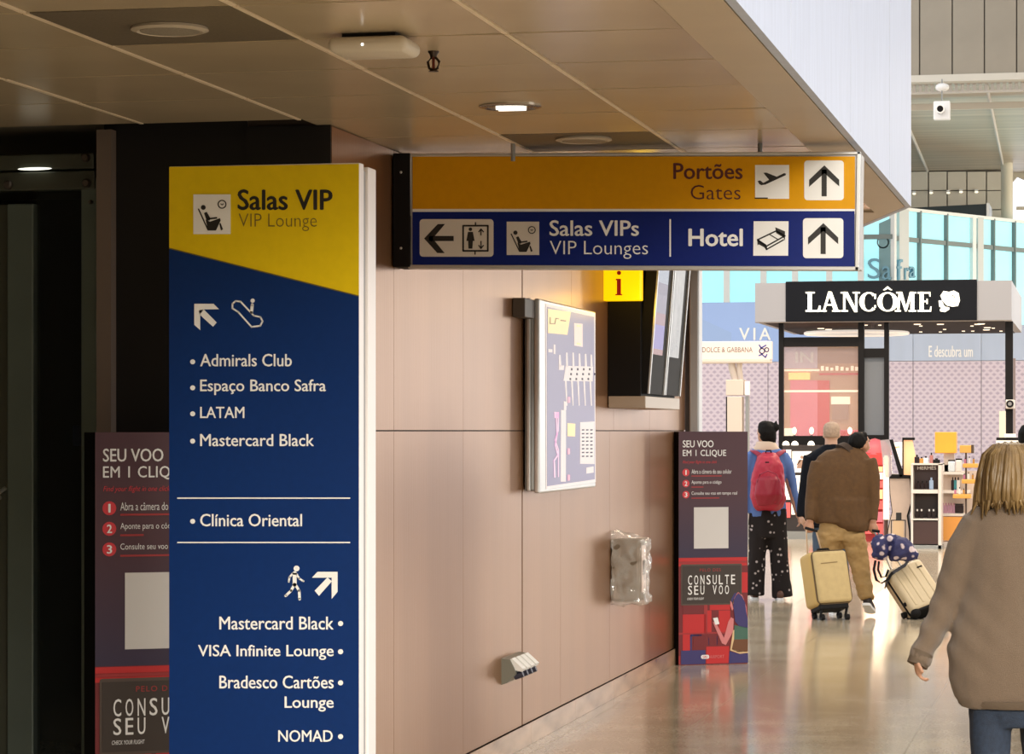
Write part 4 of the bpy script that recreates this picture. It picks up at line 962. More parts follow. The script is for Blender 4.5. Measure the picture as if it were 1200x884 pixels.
rose = [r2([(456, 170), (480, 135), (520, 142), (555, 132), (590, 150), (600, 205), (585, 245), (545, 250), (500, 240), (470, 205)]), r2([(443, 205), (465, 205), (482, 240), (492, 250), (470, 262), (448, 250)]), r2([(452, 270), (480, 250), (520, 255), (522, 270), (490, 290), (455, 285)])]
mb = MB()
for p_ in rose: mb.prism([L_(*q) for q in p_], -.06, -.02, FL.P)
obj('rose_emblem', mb, M_lit, kio)
prints('rose_lines', ring(1116.5, 349, 2.2, .8, 12) + stroke(r2([(500, 160), (520, 210), (560, 225), (590, 200)]), .9) + stroke(r2([(535, 150), (560, 180), (575, 165)]), .8), L_, Frame((0, YK - .11, 0)), mat('rose_ink', (.45, .40, .2), .5), kio, 1)
# columns and window frames
M_col = mat('kiosk_black_frame', (.009, .008, .008), .5, spec=.15)
def kb(x0, y0, x1, y1, name='frame_bar', m=M_col, y=YK + .25, dep=.12, zmin=None, par=None):
    G = Frame((0, y, 0)); (a, b), (c, d) = G.uv(x0, y0), G.uv(x1, y1)
    return obj(name, MB().box(a, c, y, y + dep, d if zmin is None else zmin, min(b, z0 - .012)), m, par or kio)
kb(912.5, 370, 918, 600, 'column', zmin=0); kb(1005.5, 370, 1012.5, 600, 'column', zmin=0); kb(1178, 370, 1187, 600, 'column', zmin=0)
kb(918, 395.5, 1005.5, 406, y=YK + .27); kb(918, 511, 1005.5, 522, y=YK + .27)
kb(1012.5, 408.5, 1040, 419, y=YK + .27); kb(1036, 370, 1041.5, 520, y=YK + .26); kb(1012.5, 510, 1041.5, 520, y=YK + .27)
kb(1186.5, 420, 1190, 600, 'column', mat('kiosk_side_frame', (.32, .25, .24), .5), y=YK + 1.2, zmin=0)
M_pane = mat('showcase_glass', (.55, .45, .45), .04, alpha=.22, spec=.8)
kb(918, 406, 1005.5, 511, 'glass_pane', M_pane, y=YK + .33, dep=.012)
kb(1012.5, 419, 1036, 510, 'glass_pane', mat('grey_glass', (.20, .22, .24), .08, alpha=.80), y=YK + .33, dep=.012)
kb(918, 458.5 - 1, 1005.5, 458.5 + 1, 'shelf_edge', mat('lit_shelf_edge', (1, .7, .5), .4, emit=1.1, emcol=(1, .66, .48)), y=YK + .45, dep=.2)
# ring of light under the canopy
q = at_z(1000, 391.5, z0 - .05)
rg = MB(); n = 40; qa, qb = at_z(945, 391.5, z0 - .05), at_z(1066, 391.5, z0 - .05); cx = (qa.x + qb.x) / 2; rx = (qb.x - qa.x) / 2
rg.tube([(cx + rx * math.cos(2 * PI * i / n), YK + 3.9 + .9 * math.sin(2 * PI * i / n), z0 - .05) for i in range(n + 1)], .03, 8)
obj('light_ring', rg, mat('ring_light', (.8, .7, .6), .4, emit=.6, emcol=(1, .9, .8)), kio)
# downlights in the soffit
random.seed(3)
for (px, py, big) in ((1075, 380, 1), (1079, 382, 0), (1102, 380, 1), (1107, 386, 0), (1139, 382, 0), (1146, 380, 1), (1150, 376.5, 1), (1157, 384, 1), (1156, 386.5, 1), (1164, 384.5, 0), (1079, 389, 0), (1102, 389, 0), (1129, 388, 0), (1140, 388, 0), (1173, 388, 0), (1015, 381, 0), (1031, 381, 0), (962, 385, 1), (971, 386, 1)):
    q = at_z(px, max(py, 379.5), z0 - .014)
    if q.y > YK + DK - .15 or q.y < YK + .15: q.y = min(max(q.y, YK + .2), YK + DK - .3)
    obj('downlight', MB().lathe([(.06 if big else .03, 0), (.05 if big else .022, -.012)], (q.x, q.y, z0 - .012), 12), mat('kiosk_bulb', (1, .85, .65), .4, emit=1.5, emcol=(1, .82, .62)), kio)
for dx, dy in ((.8, 1.2), (2.0, 2.6), (3.2, 1.4)):
    spot('kiosk_spot', (XL + dx, YK + dy, z0 - .08), 80, (1, .76, .52), 140)
# lit interior seen through the pane
YI = YK + 2.6; IF = Frame((0, YI, 0)); i_ = IF.uv
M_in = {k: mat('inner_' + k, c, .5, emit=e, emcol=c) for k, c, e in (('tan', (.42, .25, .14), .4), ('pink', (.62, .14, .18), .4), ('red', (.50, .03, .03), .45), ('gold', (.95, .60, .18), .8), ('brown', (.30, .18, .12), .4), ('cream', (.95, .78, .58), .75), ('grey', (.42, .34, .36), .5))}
cabn = thing('display_cabinet', 'warm lit wall cabinet with red panels behind the kiosk glass', 'cabinet', (i_(962, 500)[0], YI, 0))
def ib(x0, y0, x1, y1, m, name, off=0, dep=.1, zmin=None):
    G = Frame((0, YI - off, 0)); (a, b), (c, d) = G.uv(x0, y0), G.uv(x1, y1)
    return obj(name, MB().box(a, c, YI - off, YI - off + dep, d if zmin is None else zmin, b), m, cabn)
ib(917, 398, 1008, 590, M_in['tan'], 'back_panel', 0, .3, 0)
ib(918, 407, 958, 432, M_in['grey'], 'grey_panel', .03)
ib(958, 409, 1006, 426, M_in['brown'], 'brown_panel', .03)
ib(924, 437, 949, 445, M_in['gold'], 'gold_plate', .05)
ib(926, 446, 958, 520, M_in['pink'], 'pink_panel', .04); ib(958, 446, 972, 520, M_in['red'], 'red_panel', .04)
ib(918, 433, 960, 435, M_in['cream'], 'lit_strip', .06); ib(960, 437.5, 1006, 439.5, M_in['red'], 'lit_strip', .06)
ib(974, 465, 996, 474, M_in['cream'], 'poster', .04); ib(975, 474, 994, 492, M_in['brown'], 'poster', .05)
ib(918, 502, 932, 552, M_in['cream'], 'cream_panel', .045)
ib(972, 504, 1007, 520, M_in['pink'], 'pink_panel', .03)
ib(985, 505, 1007, 513, M_in['red'], 'red_panel', .06); ib(970, 521, 1007, 540, M_in['red'], 'red_panel', .07)
text('IN', 933, 413, 953, 425, i_, Frame((0, YI - .05, 0)), M_white, cabn, 1, bold=.03)
mb = None
for k, x in enumerate((962, 967.5, 973, 979, 985, 991, 997, 1002)): ib(x, 429 + (k % 3), x + 3.2, 434.5, M_in['cream'], 'lit_sign_block', .08, .04)
for x in (931, 951, 996):
    q = at_Y(x, 505, YI - .35)
    b_ = thing('globe_lamp', {931: 'leftmost', 951: 'middle', 996: 'rightmost'}[x] + ' of three small glowing globe lamps on the kiosk sill', 'lamp', (q.x, q.y, q.z - .08), 0, 'globe lamps behind the kiosk glass')
    obj('globe', MB().ell((q.x, q.y, q.z), .038, .038, .06, n=12, m=8), mat('globe_light', (1, .9, .7), .4, emit=2.2, emcol=(1, .88, .68)), b_, True)
    obj('stem', MB().tube([(q.x, q.y, q.z - .14), (q.x, q.y, q.z - .07)], .02, 6), M_black, b_)
# gondola of lit posters and bottles below the pane (front counter)
YF = YK - .6; CF = Frame((0, YF, 0)); f_ = CF.uv
ct = thing('lit_counter', 'bright counter of glowing poster panels at the kiosk front', 'counter', (f_(965, 600)[0], YF, 0))
def cy(y): return 522 + (y - 576) * 1.77
def cb(x0, y0, x1, y1, m, name, off=0, dep=.06):
    G = Frame((0, YF - off, 0)); (a, b), (c, d) = G.uv(x0, cy(y0)), G.uv(x1, cy(y1) if y1 < 632 else 645)
    return obj(name, MB().box(a, c, YF - off, YF - off + dep, max(d, 0), b), m, ct)
M_post = mat('lit_poster_white', (.95, .88, .78), .4, emit=.75, emcol=(1, .88, .74)); M_postr = mat('lit_poster_red', (.75, .10, .10), .4, emit=.35, emcol=(.95, .13, .10)); M_posto = mat('lit_poster_orange', (.9, .5, .25), .4, emit=.5, emcol=(1, .5, .25))
cb(917, 576, 1012, 636, mat('counter_dark', (.03, .022, .02), .4), 'carcass', 0, .5)
cb(920, 579, 927, 612, M_post, 'poster_panel', .03); cb(928.5, 580, 951, 594, M_post, 'poster_panel', .03); cb(928.5, 596, 946, 608, M_post, 'poster_panel', .03); cb(948, 586, 955, 620, M_postr, 'poster_panel', .03)
cb(919, 614, 926, 624, M_postr, 'poster_panel', .03); cb(927.5, 611, 947, 622, M_post, 'poster_panel', .03); cb(948, 620, 1010, 628, M_postr, 'poster_panel', .03)
cb(917, 633, 1014, 640, M_grey, 'plinth', .12, .2)
prints('poster_figure', [circ(940, 536, 2.0, 12), [(936, 539), (944, 539), (946, 549), (934, 549)]] + stroke([(939, 539), (934, 545)], 1.2), f_, Frame((0, YF - .035, 0)), mat('poster_brown', (.4, .25, .18), .5), ct, 2)
for k, x in enumerate((921, 931.5, 950.5)):
    q = at_Y(x, 523, YF + .15)
    obj('bulb', MB().ell((q.x, q.y, q.z + .02), .055, .05, .06, n=10, m=8), mat('globe_light', (1, .9, .7), .4, emit=2.2, emcol=(1, .88, .68)), ct, True)

# --- red tiered shelf
def unit(name, label, cat, x0, x1, Y): return thing(name, label, cat, (at_Y((x0 + x1) / 2, 500, Y).x, Y + .2, 0))
def ub(t, Y, x0, y0, x1, y1, m, name, dep=.3, zmin=None, off=0, bev=0):
    G = Frame((0, Y - off, 0)); (a, b), (c, d) = G.uv(x0, y0), G.uv(x1, y1); zz = max(0, d) if zmin is None else zmin
    mb = MB().bbox(a, c, Y - off, Y - off + dep, zz, b, bev) if bev else MB().box(a, c, Y - off, Y - off + dep, zz, b)
    return obj(name, mb, m, t)
Y1 = 41.5
t = unit('red_display_shelf', 'red backlit cosmetics shelf beside the glowing white tube', 'shelf', 1016, 1036, Y1)
ub(t, Y1, 1013, 545, 1035, 642, mat('shelf_red', (.42, .03, .03), .45), 'carcass', .5, 0, -.1)
for y0, y1, m in ((531, 545, M_in['red']), (547, 553, M_posto), (554, 562, M_post), (564, 572, M_postr), (574, 585, M_posto), (587, 597, M_postr), (600, 612, M_in['pink']), (614, 626, M_postr)):
    ub(t, Y1, 1014, y0, 1034, y1, m, 'lit_panel', .08, None, 0)
obj('arch_top', MB().lathe([(.26, 0), (.24, .1), (.16, .2), (.0, .25)], at_Y(1025, 533, Y1 + .25), 20), mat('arch_pink', (.45, .08, .10), .5), t, True)
Y2 = 40.6
t = unit('light_tube', 'tall glowing warm white light tube on a dark post', 'lamp', 1035, 1042, Y2)
q0, q1 = at_Y(1038.5, 534, Y2), at_Y(1038.5, 609, Y2)
obj('tube', MB().tube([q1, q0 + Vector((0, 0, -.04)), q0], [(.043, .043), (.043, .043), (.025, .025)], 14), mat('tube_light', (1, .88, .66), .4, emit=1.3, emcol=(1, .80, .54)), t, True)
obj('post', MB().tube([(q1.x, q1.y, 0), q1], .03, 10), mat('post_brown', (.08, .04, .03), .5), t)
l = bpy.data.lights.new('tube_glow', 'POINT'); l.energy = 25; l.color = (1, .78, .5); l.shadow_soft_size = .3
lo = bpy.data.objects.new('tube_glow', l); C.objects.link(lo); lo.location = (q0.x, Y2 - .5, 1.2)
# --- wavy stand with bottle picture
Y3 = 39.8; G3 = Frame((0, Y3, 0)); w3 = G3.uv
t = unit('wavy_display_stand', 'tan stand with wavy black edges and a perfume bottle picture', 'display', 1042, 1067, Y3)
lft_ = [(1042.5, 561), (1043.5, 580), (1046, 600), (1043, 612), (1041, 622), (1040, 642)]; rgt = [(1066, 642), (1065, 622), (1062.5, 605), (1067, 590), (1067, 575), (1066, 561)]
mb = MB().prism([w3(*p_) for p_ in [(1041.5, 560.5)] + [(x - 1, y) for x, y in lft_] + [(x + 1.5, y) for x, y in rgt] + [(1068, 560.5)]], .02, .35, G3.P); obj('core', mb, M_black, t)
prints('face', [lft_ + rgt], w3, G3, mat('stand_tan', (.52, .40, .32), .5, noise_=.05), t, 2)
prints('bottle_outline', stroke([(1044.5, 641), (1044.5, 610), (1061, 610), (1061, 641)], 1.2), w3, G3, M_ink, t, 3)
prints('bottle_picture', [rrect(1046.5, 610.5, 1059, 630, 1.5)], w3, G3, mat('bottle_tan', (.62, .44, .26), .4), t, 4)
prints('cap_picture', [rrect(1050, 601, 1056.5, 609.5, .6)], w3, G3, M_ink, t, 4)
# leaning picture panels on top of it
t = unit('framed_poster', 'glowing orange advert panel with black frame leaning above the tan stand', 'poster', 1045, 1075, Y3)
t.location.z = w3(1050, 560)[1]
P3 = lambda pts, m, n, d0=-.02, d1=.03: obj(n, MB().prism([w3(*q) for q in pts], d0, d1, G3.P), m, t)
P3([(1031, 516), (1043, 515), (1045, 560), (1037, 560)], mat('clear_panel', (.45, .40, .42), .2, alpha=.6), 'clear_panel', .06, .09)
P3([(1045, 519), (1058, 518), (1059, 546), (1052, 546)], M_post, 'cream_panel', .0, .03)
P3([(1059, 516), (1069, 515), (1074, 540), (1071, 559), (1058, 559)], M_posto, 'orange_panel', -.0, .04)
P3([(1042.5, 515.5), (1046.5, 515), (1058, 552), (1058, 559), (1054.5, 559)], M_black, 'slanted_frame', -.05, -.02)
P3([(1058, 513), (1072, 513), (1072, 516), (1058, 516)], M_black, 'top_frame', -.03, .03)
P3([(1057.5, 513), (1059, 513), (1059, 559), (1057.5, 559)], M_black, 'side_frame', -.03, .03)
P3([(1046, 524), (1054, 523), (1055, 524.5), (1047, 526)], M_posto, 'gold_line', -.01, .0)
P3([(1045.5, 556), (1067.5, 557), (1067.5, 560.3), (1042, 560.3)], M_black, 'base', -.05, .3)

# --- brown boxed shelf
Y4 = 39.2; G4 = Frame((0, Y4, 0)); s4 = G4.uv
t = unit('perfume_shelf', 'white framed perfume shelf with three dark brown panels', 'shelf', 1068, 1103, Y4)
M_br = mat('chocolate_panel', (.055, .022, .018), .45); M_whs = mat('shelf_white', (.72, .66, .60), .4)
ub(t, Y4, 1099.5, 544, 1103, 642, M_whs, 'side_panel', .5, 0)
ub(t, Y4, 1067.5, 544, 1070, 642, M_whs, 'side_panel', .5, 0, -.01)
ub(t, Y4, 1069.5, 545, 1100, 642, mat('shelf_inner', (.035, .018, .015), .5), 'back_panel', .05, 0, -.42)
ub(t, Y4, 1071, 545, 1099.5, 573.5, M_br, 'upper_panel', .04, None, -.30)
text('HERMÈS', 1074, 546, 1096, 550.8, s4, Frame((0, Y4 + .2, 0)), M_whs, t, 1, bold=.02, name='lettering')
ub(t, Y4, 1070, 545, 1099.5, 551.5, M_br, 'header_panel', .2, None, -.2)
ub(t, Y4, 1067.5, 574, 1100, 578.5, M_whs, 'shelf_board', .45); ub(t, Y4, 1067.5, 608, 1100, 610, M_whs, 'shelf_board', .45)
ub(t, Y4, 1070, 611, 1099.5, 638, M_br, 'lower_panel', .3, None, -.03); ub(t, Y4, 1067, 639, 1104, 646, M_grey, 'plinth', .5, 0)
zs1, zs2 = s4(1080, 574)[1], s4(1080, 608)[1]; ztp = s4(1080, 544)[1]
ub(t, Y4, 1067.5, 543.2, 1103, 545.2, M_whs, 'top_board', .5)
def bottle(name, label, cat, group, x, y, z, w, hgt, m, cap=M_black, d=None, capw=.4, caph=.22):
    d = d or w * .6
    r = thing(name, label, cat, (x, y, z), 0, group)
    hb = hgt * (1 - caph)
    obj('glass', MB().bbox(x - w / 2, x + w / 2, y - d / 2, y + d / 2, z, z + hb, min(w, d) * .18, seg=1), m, r)
    obj('cap', MB().box(x - w * capw / 2, x + w * capw / 2, y - d * .2, y + d * .2, z + hb, z + hgt), cap, r)
    return r
M_gl1 = mat('dark_perfume', (.03, .02, .02), .15); M_gl2 = mat('blue_perfume', (.35, .45, .60), .15); M_gl3 = mat('pink_perfume', (.45, .16, .26), .25); M_gl4 = mat('amber_perfume', (.5, .25, .06), .2); M_gl5 = mat('white_perfume', (.75, .72, .68), .3)
for x in (1076, 1081, 1086): q = at_Y(x, 570, Y4 + .15); bottle('perfume_bottle', {1076: 'leftmost', 1081: 'middle', 1086: 'rightmost'}[x] + ' dark square perfume bottle on the upper board of the brown shelf', 'bottle', 'dark bottles on the upper board', q.x, q.y, zs1, .055, .12, M_gl1)
q = at_Y(1091.5, 570, Y4 + .12); bottle('perfume_bottle', 'pale blue ribbon shaped bottle on the upper board of the brown shelf', 'bottle', None, q.x, q.y, zs1, .06, .17, M_gl2, M_gl2)
for x in (1075, 1080, 1089, 1094): q = at_Y(x, 605, Y4 + .15); bottle('perfume_bottle', {1075: 'first', 1080: 'second', 1089: 'third', 1094: 'fourth'}[x] + ' from left dark perfume bottle on the middle board of the brown shelf', 'bottle', 'dark bottles on the middle board', q.x, q.y, zs2, .055, .13, M_gl1, M_gl5)
for k, (x, w_, h_, m, lab) in enumerate(((1074.5, .07, .13, M_gl1, 'black bottle with square cap on top of the brown shelf, leftmost'), (1080, .06, .10, M_gl4, 'low amber bottle on top of the brown shelf'), (1085, .07, .11, M_gl5, 'low white jar on top of the brown shelf'), (1091.5, .05, .16, mat('rose_perfume', (.4, .16, .14), .25), 'tall rose coloured bottle on top of the brown shelf'), (1097.5, .10, .08, M_black, 'low black box on top of the brown shelf'))):
    q = at_Y(x, 543, Y4 + .2); bottle('perfume_bottle', lab, 'bottle', None, q.x, q.y, ztp, w_, h_, m)

# --- white gondola
Y5 = 39.85; G5 = Frame((0, Y5, 0)); s5 = G5.uv
t = unit('white_gondola', 'white tiered gondola with an orange lower panel', 'shelf', 1103, 1150, Y5)
ub(t, Y5, 1104, 552, 1150, 642, mat('gondola_back', (.58, .46, .38), .5), 'back_panel', .06, 0, -.45)
zz = []
for y0, x1 in ((553, 1129), (575, 1136), (602, 1150)):
    ub(t, Y5, 1103.5, y0, x1, y0 + 3.4, M_whs, 'shelf_board', .44); zz.append(s5(1110, y0)[1])
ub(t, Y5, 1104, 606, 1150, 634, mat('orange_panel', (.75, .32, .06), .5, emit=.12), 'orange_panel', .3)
ub(t, Y5, 1103, 635, 1151, 645, M_whs, 'plinth', .45, 0)
ub(t, Y5, 1106, 531.5, 1118, 553, mat('pillar_beige', (.6, .5, .42), .5), 'sign_pillar', .2, None, -.1)
ub(t, Y5, 1104, 545, 1119, 553, mat('pillar_beige', (.6, .5, .42), .5), 'pillar_foot', .3, None, -.1)
t2 = unit('orange_cube_sign', 'glowing orange square block on a beige pillar', 'sign', 1095, 1121, Y5); t2.location.z = s5(1108, 531.5)[1]
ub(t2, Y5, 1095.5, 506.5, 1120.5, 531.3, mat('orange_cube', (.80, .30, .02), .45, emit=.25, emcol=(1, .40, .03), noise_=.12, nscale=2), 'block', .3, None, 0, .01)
for x, w_, h_, m, lab in ((1105, .05, .12, M_gl5, 'small white bottle on the top tier of the white gondola'), (1115.5, .095, .17, mat('glass_gift', (.65, .72, .75), .15), 'pale blue gift box with black lid on the top tier of the white gondola'), (1124, .09, .19, M_whs, 'white carton on the top tier of the white gondola')):
    q = at_Y(x, 553, Y5 + .12); bottle('gift_box', lab, 'box', None, q.x, Y5 + .045, zz[0], w_, h_, m, M_black, capw=1.0, caph=.12, d=.07)
for x, m in ((1116.5, M_gl1), (1119.5, mat('teal_perfume', (.05, .25, .28), .2)), (1123, M_gl5)):
    q = at_Y(x, 575, Y5 + .12); bottle('perfume_bottle', {M_gl1.name: 'tall black carton on the middle tier of the white gondola', 'teal_perfume': 'tall teal bottle on the middle tier of the white gondola', M_gl5.name: 'white bottle on the middle tier of the white gondola'}[m.name], 'bottle', None, q.x, q.y, zz[1], .045, .19, m)
for k in range(5):
    q = at_Y(1105.5 + k * 3.1, 602, Y5 + .1); bottle('perfume_bottle', ('leftmost', 'second from left', 'middle', 'fourth from left', 'rightmost')[k] + ' mauve perfume bottle on the lower tier of the white gondola', 'bottle', 'mauve bottles on the lower tier', q.x, q.y, zz[2], .035, .15, mat('mauve_perfume', (.42, .22, .30), .3), M_gl3)
q = at_Y(1124, 602, Y5 + .12); bottle('gift_box', 'black carton at the end of the lower tier of the white gondola', 'box', None, q.x, q.y, zz[2], .13, .14, M_gl1, M_gl1, capw=1, caph=.1)
# gold tiered tree
Y6 = 38.9; t = unit('tiered_tray_stand', 'small golden tiered tray stand with a boxed head', 'stand', 1118, 1142, Y6)
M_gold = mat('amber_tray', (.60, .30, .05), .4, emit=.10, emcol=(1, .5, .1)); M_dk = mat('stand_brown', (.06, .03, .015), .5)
ub(t, Y6, 1131, 530, 1133, 645, M_dk, 'pole', .05, 0, -.12)
ub(t, Y6, 1124.5, 522, 1139, 531, M_gold, 'head_box', .2, None, 0, .01); ub(t, Y6, 1138, 521.5, 1141, 531.5, M_dk, 'head_side', .2)
for x0, y0, x1 in ((1128, 543.5, 1146), (1127, 562, 1143), (1116.5, 579.5, 1138)):
    ub(t, Y6, x0, y0, x1, y0 + 5, M_gold, 'tray', .3, None, 0, .01)
    for k in range(3):
        q = at_Y(x0 + 3 + k * 5, y0, Y6 + .1); bottle('sample_bottle', 'tiny ' + ('pink', 'white', 'amber')[k] + ' sample bottle on the ' + {543.5: 'top', 562: 'middle', 579.5: 'lowest'}[y0] + ' golden tray of the tiered stand', 'bottle', 'sample bottles on the golden trays', q.x, q.y, G3.uv(0, 0)[1] * 0 + Frame((0, Y6, 0)).uv(x0, y0)[1], .03, .08 + .02 * (k % 2), (M_gl3, M_gl5, M_gl4)[k])
ub(t, Y6, 1124, 640, 1140, 648, M_dk, 'foot', .3, 0)
# --- white counter with camera on the right column
Y7 = YK - .2; t = unit('speaker_camera', 'round camera device in a beige box on the right kiosk column', 'camera', 1178, 1188, Y7); t.location.z = Frame((0, Y7, 0)).uv(1180, 478)[1]
ub(t, Y7, 1178.5, 468.5, 1188.5, 479, M_whs, 'box', .43, None, 0, .01)
q = at_Y(1183.5, 473.5, Y7); obj('lens', MB().tube([(q.x, Y7 - .02, q.z), (q.x, Y7 + .02, q.z)], .058, 18), M_black, t); obj('lens_glass', MB().tube([(q.x, Y7 - .03, q.z), (q.x, Y7 - .021, q.z)], .03, 14), mat('lens_grey', (.25, .25, .25), .1), t)
t = unit('cream_panel_stand', 'narrow cream panel standing left of the right kiosk column', 'panel', 1171, 1178, 41.8)
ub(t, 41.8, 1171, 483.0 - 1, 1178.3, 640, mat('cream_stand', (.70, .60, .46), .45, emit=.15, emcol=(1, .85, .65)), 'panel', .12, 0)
t = unit('white_counter', 'white lit counter top with black edge behind the blonde woman', 'counter', 1168, 1198, 41.0)
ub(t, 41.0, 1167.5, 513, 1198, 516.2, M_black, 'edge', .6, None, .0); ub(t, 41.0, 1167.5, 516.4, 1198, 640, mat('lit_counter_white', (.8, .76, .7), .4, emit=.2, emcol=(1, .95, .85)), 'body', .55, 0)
ub(t, 41.0, 1177, 508.5, 1190, 512.8, M_white, 'till', .3)

# ================================================================== PEOPLE AND LUGGAGE
class Fig:
    "joints are given by their place in view at a depth; sizes in the same units, turned into metres"
    def __init__(s, d): s.d = d; s.k = d / F
    def P(s, x, y, dd=0.0): return at_d(x, y, s.d + dd)
    def tube(s, mb, pts, n=14):   # pts: (x, y, dd, ra, rb)
        mb.tube([s.P(p[0], p[1], p[2]) for p in pts], [(p[3] * s.k, (p[4] if len(p) > 4 else p[3]) * s.k) for p in pts], n, ref=RV); return mb
    def trunk(s, mb, pts, n=22):
        "horizontal sections: (x, y, dd, half width, half depth)"
        base = []
        for x, y, dd, a, b in pts:
            c = s.P(x, y, dd); base.append([c + RV * (math.cos(2 * PI * k / n) * a * s.k) + FV * (math.sin(2 * PI * k / n) * b * s.k) for k in range(n)])
        m = len(pts); vs_ = [q for rg in base for q in rg]; fs = []
        for i in range(m - 1):
            for k in range(n): fs.append((i * n + k, i * n + (k + 1) % n, (i + 1) * n + (k + 1) % n, (i + 1) * n + k))
        fs.append(tuple(range(n - 1, -1, -1))); fs.append(tuple((m - 1) * n + k for k in range(n)))
        mb.add(vs_, fs); return mb
def folds(amp, sc, seed=0, zs=.35):
    def f(p):
        q = Vector((p.x * sc, p.y * sc, p.z * sc * zs + seed)); return noise.noise(q) * amp + noise.noise(q * 2.7) * amp * .4
    return f
def skull(fig, mb, cx, cy, dd, r, yaw, pitch=0, roll_=0, face=True):
    """head about r (half width, in view units); yaw 0 faces away, + turns to the right in view"""
    k = fig.k; c = fig.P(cx, cy, dd); R = r * k
    M = Matrix.Rotation(TH, 4, 'Z') @ Matrix.Rotation(-yaw, 4, 'Z') @ Matrix.Rotation(roll_, 4, 'Y') @ Matrix.Rotation(-pitch, 4, 'X')
    L = lambda x, y, z: c + M.to_3x3() @ Vector((x * R, y * R, z * R))
    mb.ell(L(0, -.08, .22), R * .96, R * 1.18, R * 1.12, M, 18, 12)            # cranium
    mb.ell(L(0, .35, -.55), R * .72, R * .72, R * .85, M, 16, 10)              # jaw and cheeks
    if face:
        mb.ell(L(0, 1.12, -.28), R * .15, R * .26, R * .30, M, 10, 8)          # nose
        mb.ell(L(0, .98, -.72), R * .28, R * .14, R * .10, M, 10, 6)           # mouth
        mb.ell(L(0, .92, -1.12), R * .25, R * .2, R * .2, M, 10, 6)            # chin
        mb.ell(L(0, 1.0, .06), R * .55, R * .16, R * .12, M, 10, 6)            # brow
    for sx in (-1, 1): mb.ell(L(sx * .99, -.02, -.22), R * .10, R * .24, R * .34, M, 10, 8)
    return L, M, R
def hand(mb, wrist, tip_dir, across, size, curl=.5, palm_n=None):
    "palm, four curled fingers of unequal length and a thumb that leaves the side of the palm"
    t = Vector(tip_dir).normalized(); a = Vector(across); a = (a - t * a.dot(t)).normalized(); n = t.cross(a)
    if palm_n is not None and n.dot(Vector(palm_n)) < 0: n = -n
    w_ = Vector(wrist); S = size
    mb.tube([w_ - t * .15 * S, w_, w_ + t * .28 * S, w_ + t * .50 * S], [(.14 * S, .12 * S), (.15 * S, .11 * S), (.22 * S, .12 * S), (.22 * S, .10 * S)], 12, ref=a)
    for i, (off, ln) in enumerate(((-.165, .40), (-.055, .46), (.055, .43), (.165, .33))):
        p = w_ + t * .46 * S + a * off * S; ang = 0; path = [p - t * .08 * S, p]; 
        for sgm, fr in enumerate((.42, .33, .25)):
            ang += curl * (.55 + .25 * sgm); p = p + (t * math.cos(ang) + n * math.sin(ang)) * ln * fr * S; path.append(p)
        mb.tube(path, [.056 * S, .056 * S, .052 * S, .048 * S, .036 * S], 8, ref=a)
    b = w_ + t * .12 * S - a * .16 * S
    mb.tube([b, b - a * .13 * S + t * .12 * S + n * .06 * S, b - a * .14 * S + t * .28 * S + n * .14 * S, b - a * .09 * S + t * .38 * S + n * .18 * S], [.085 * S, .075 * S, .062 * S, .045 * S], 8, ref=a)
def shoe(name, heel, toe, parent, m, sole, k=1.0, h=.085, up=None):
    heel, toe = Vector(heel), Vector(toe); t = (toe - heel).normalized(); u = Vector(up) if up else Vector((0, 0, 1)); u = (u - t * u.dot(t)).normalized(); Ln = (toe - heel).length
    sd = t.cross(u)
    mb = MB(); P_ = lambda a, b: heel + t * (a * Ln) + u * b
    mb.tube([P_(-.02, h * .55), P_(.1, h * .6), P_(.3, h * .58), P_(.6, h * .42), P_(.85, h * .34), P_(1.0, h * .25)], [(.025 * k, h * .3), (.036 * k, h * .52), (.037 * k, h * .5), (.045 * k, h * .36), (.042 * k, h * .28), (.02 * k, h * .15)], 14, ref=sd)
    o = obj(name, mb, m, parent, True, False)
    mb = MB(); ol = [(-.04, .020), (.0, .032), (.15, .036), (.4, .034), (.7, .046), (.9, .042), (1.0, .022), (1.03, .0)]
    pts = [(a, b * k) for a, b in ol] + [(a, -b * k) for a, b in reversed(ol)]
    mb.prism(pts, -.0, h * .26, lambda a, d_, b: heel + t * (a * Ln) + sd * b + u * d_)
    obj('sole', mb, sole, o)
    return o
M_skin = mat('skin', (.50, .27, .17), .5, noise_=.05, nscale=30); M_skin2 = mat('skin_tan', (.42, .21, .12), .5)
M_hairb = mat('black_hair', (.005, .004, .003), .7, spec=.15, bump=.4, bscale=120)

# ---------------------------------------------------------------- woman in the long taupe sweater (nearest)
f = Fig(9.5); A_ = f.P
w1 = thing('person', 'person with shoulder length golden brown hair and long taupe sweater walking away, nearest', 'person', (f.P(1190, 700).x, f.P(1190, 700).y, 0), group=None)
body = MB()
f.trunk(body, [(1190, 604, 0, 18, 18), (1191, 614, 0, 46, 24), (1192, 650, 0, 56, 32), (1192, 720, 0, 52, 34), (1192, 775, 0, 52, 34), (1192, 820, 0, 46, 32), (1192, 832, 0, 40, 28)])
f.tube(body, [(1188, 560, .02, 15), (1189, 600, .0, 17), (1190, 630, 0, 26)])
skull(f, body, 1184, 556, .0, 24, math.radians(-6))
f.tube(body, [(1143, 628, 0, 18), (1122, 685, .04, 14), (1098, 738, .02, 11), (1077, 776, -.03, 8)])
f.tube(body, [(1236, 630, 0, 14), (1256, 690, .04, 11), (1262, 760, -.08, 8), (1263, 805, -.21, 7)])
hand(body, A_(1075, 772, -.03), A_(1077.5, 800, -.045) - A_(1075, 772, -.03), FV + RV * .25, .115, .85, palm_n=RV)
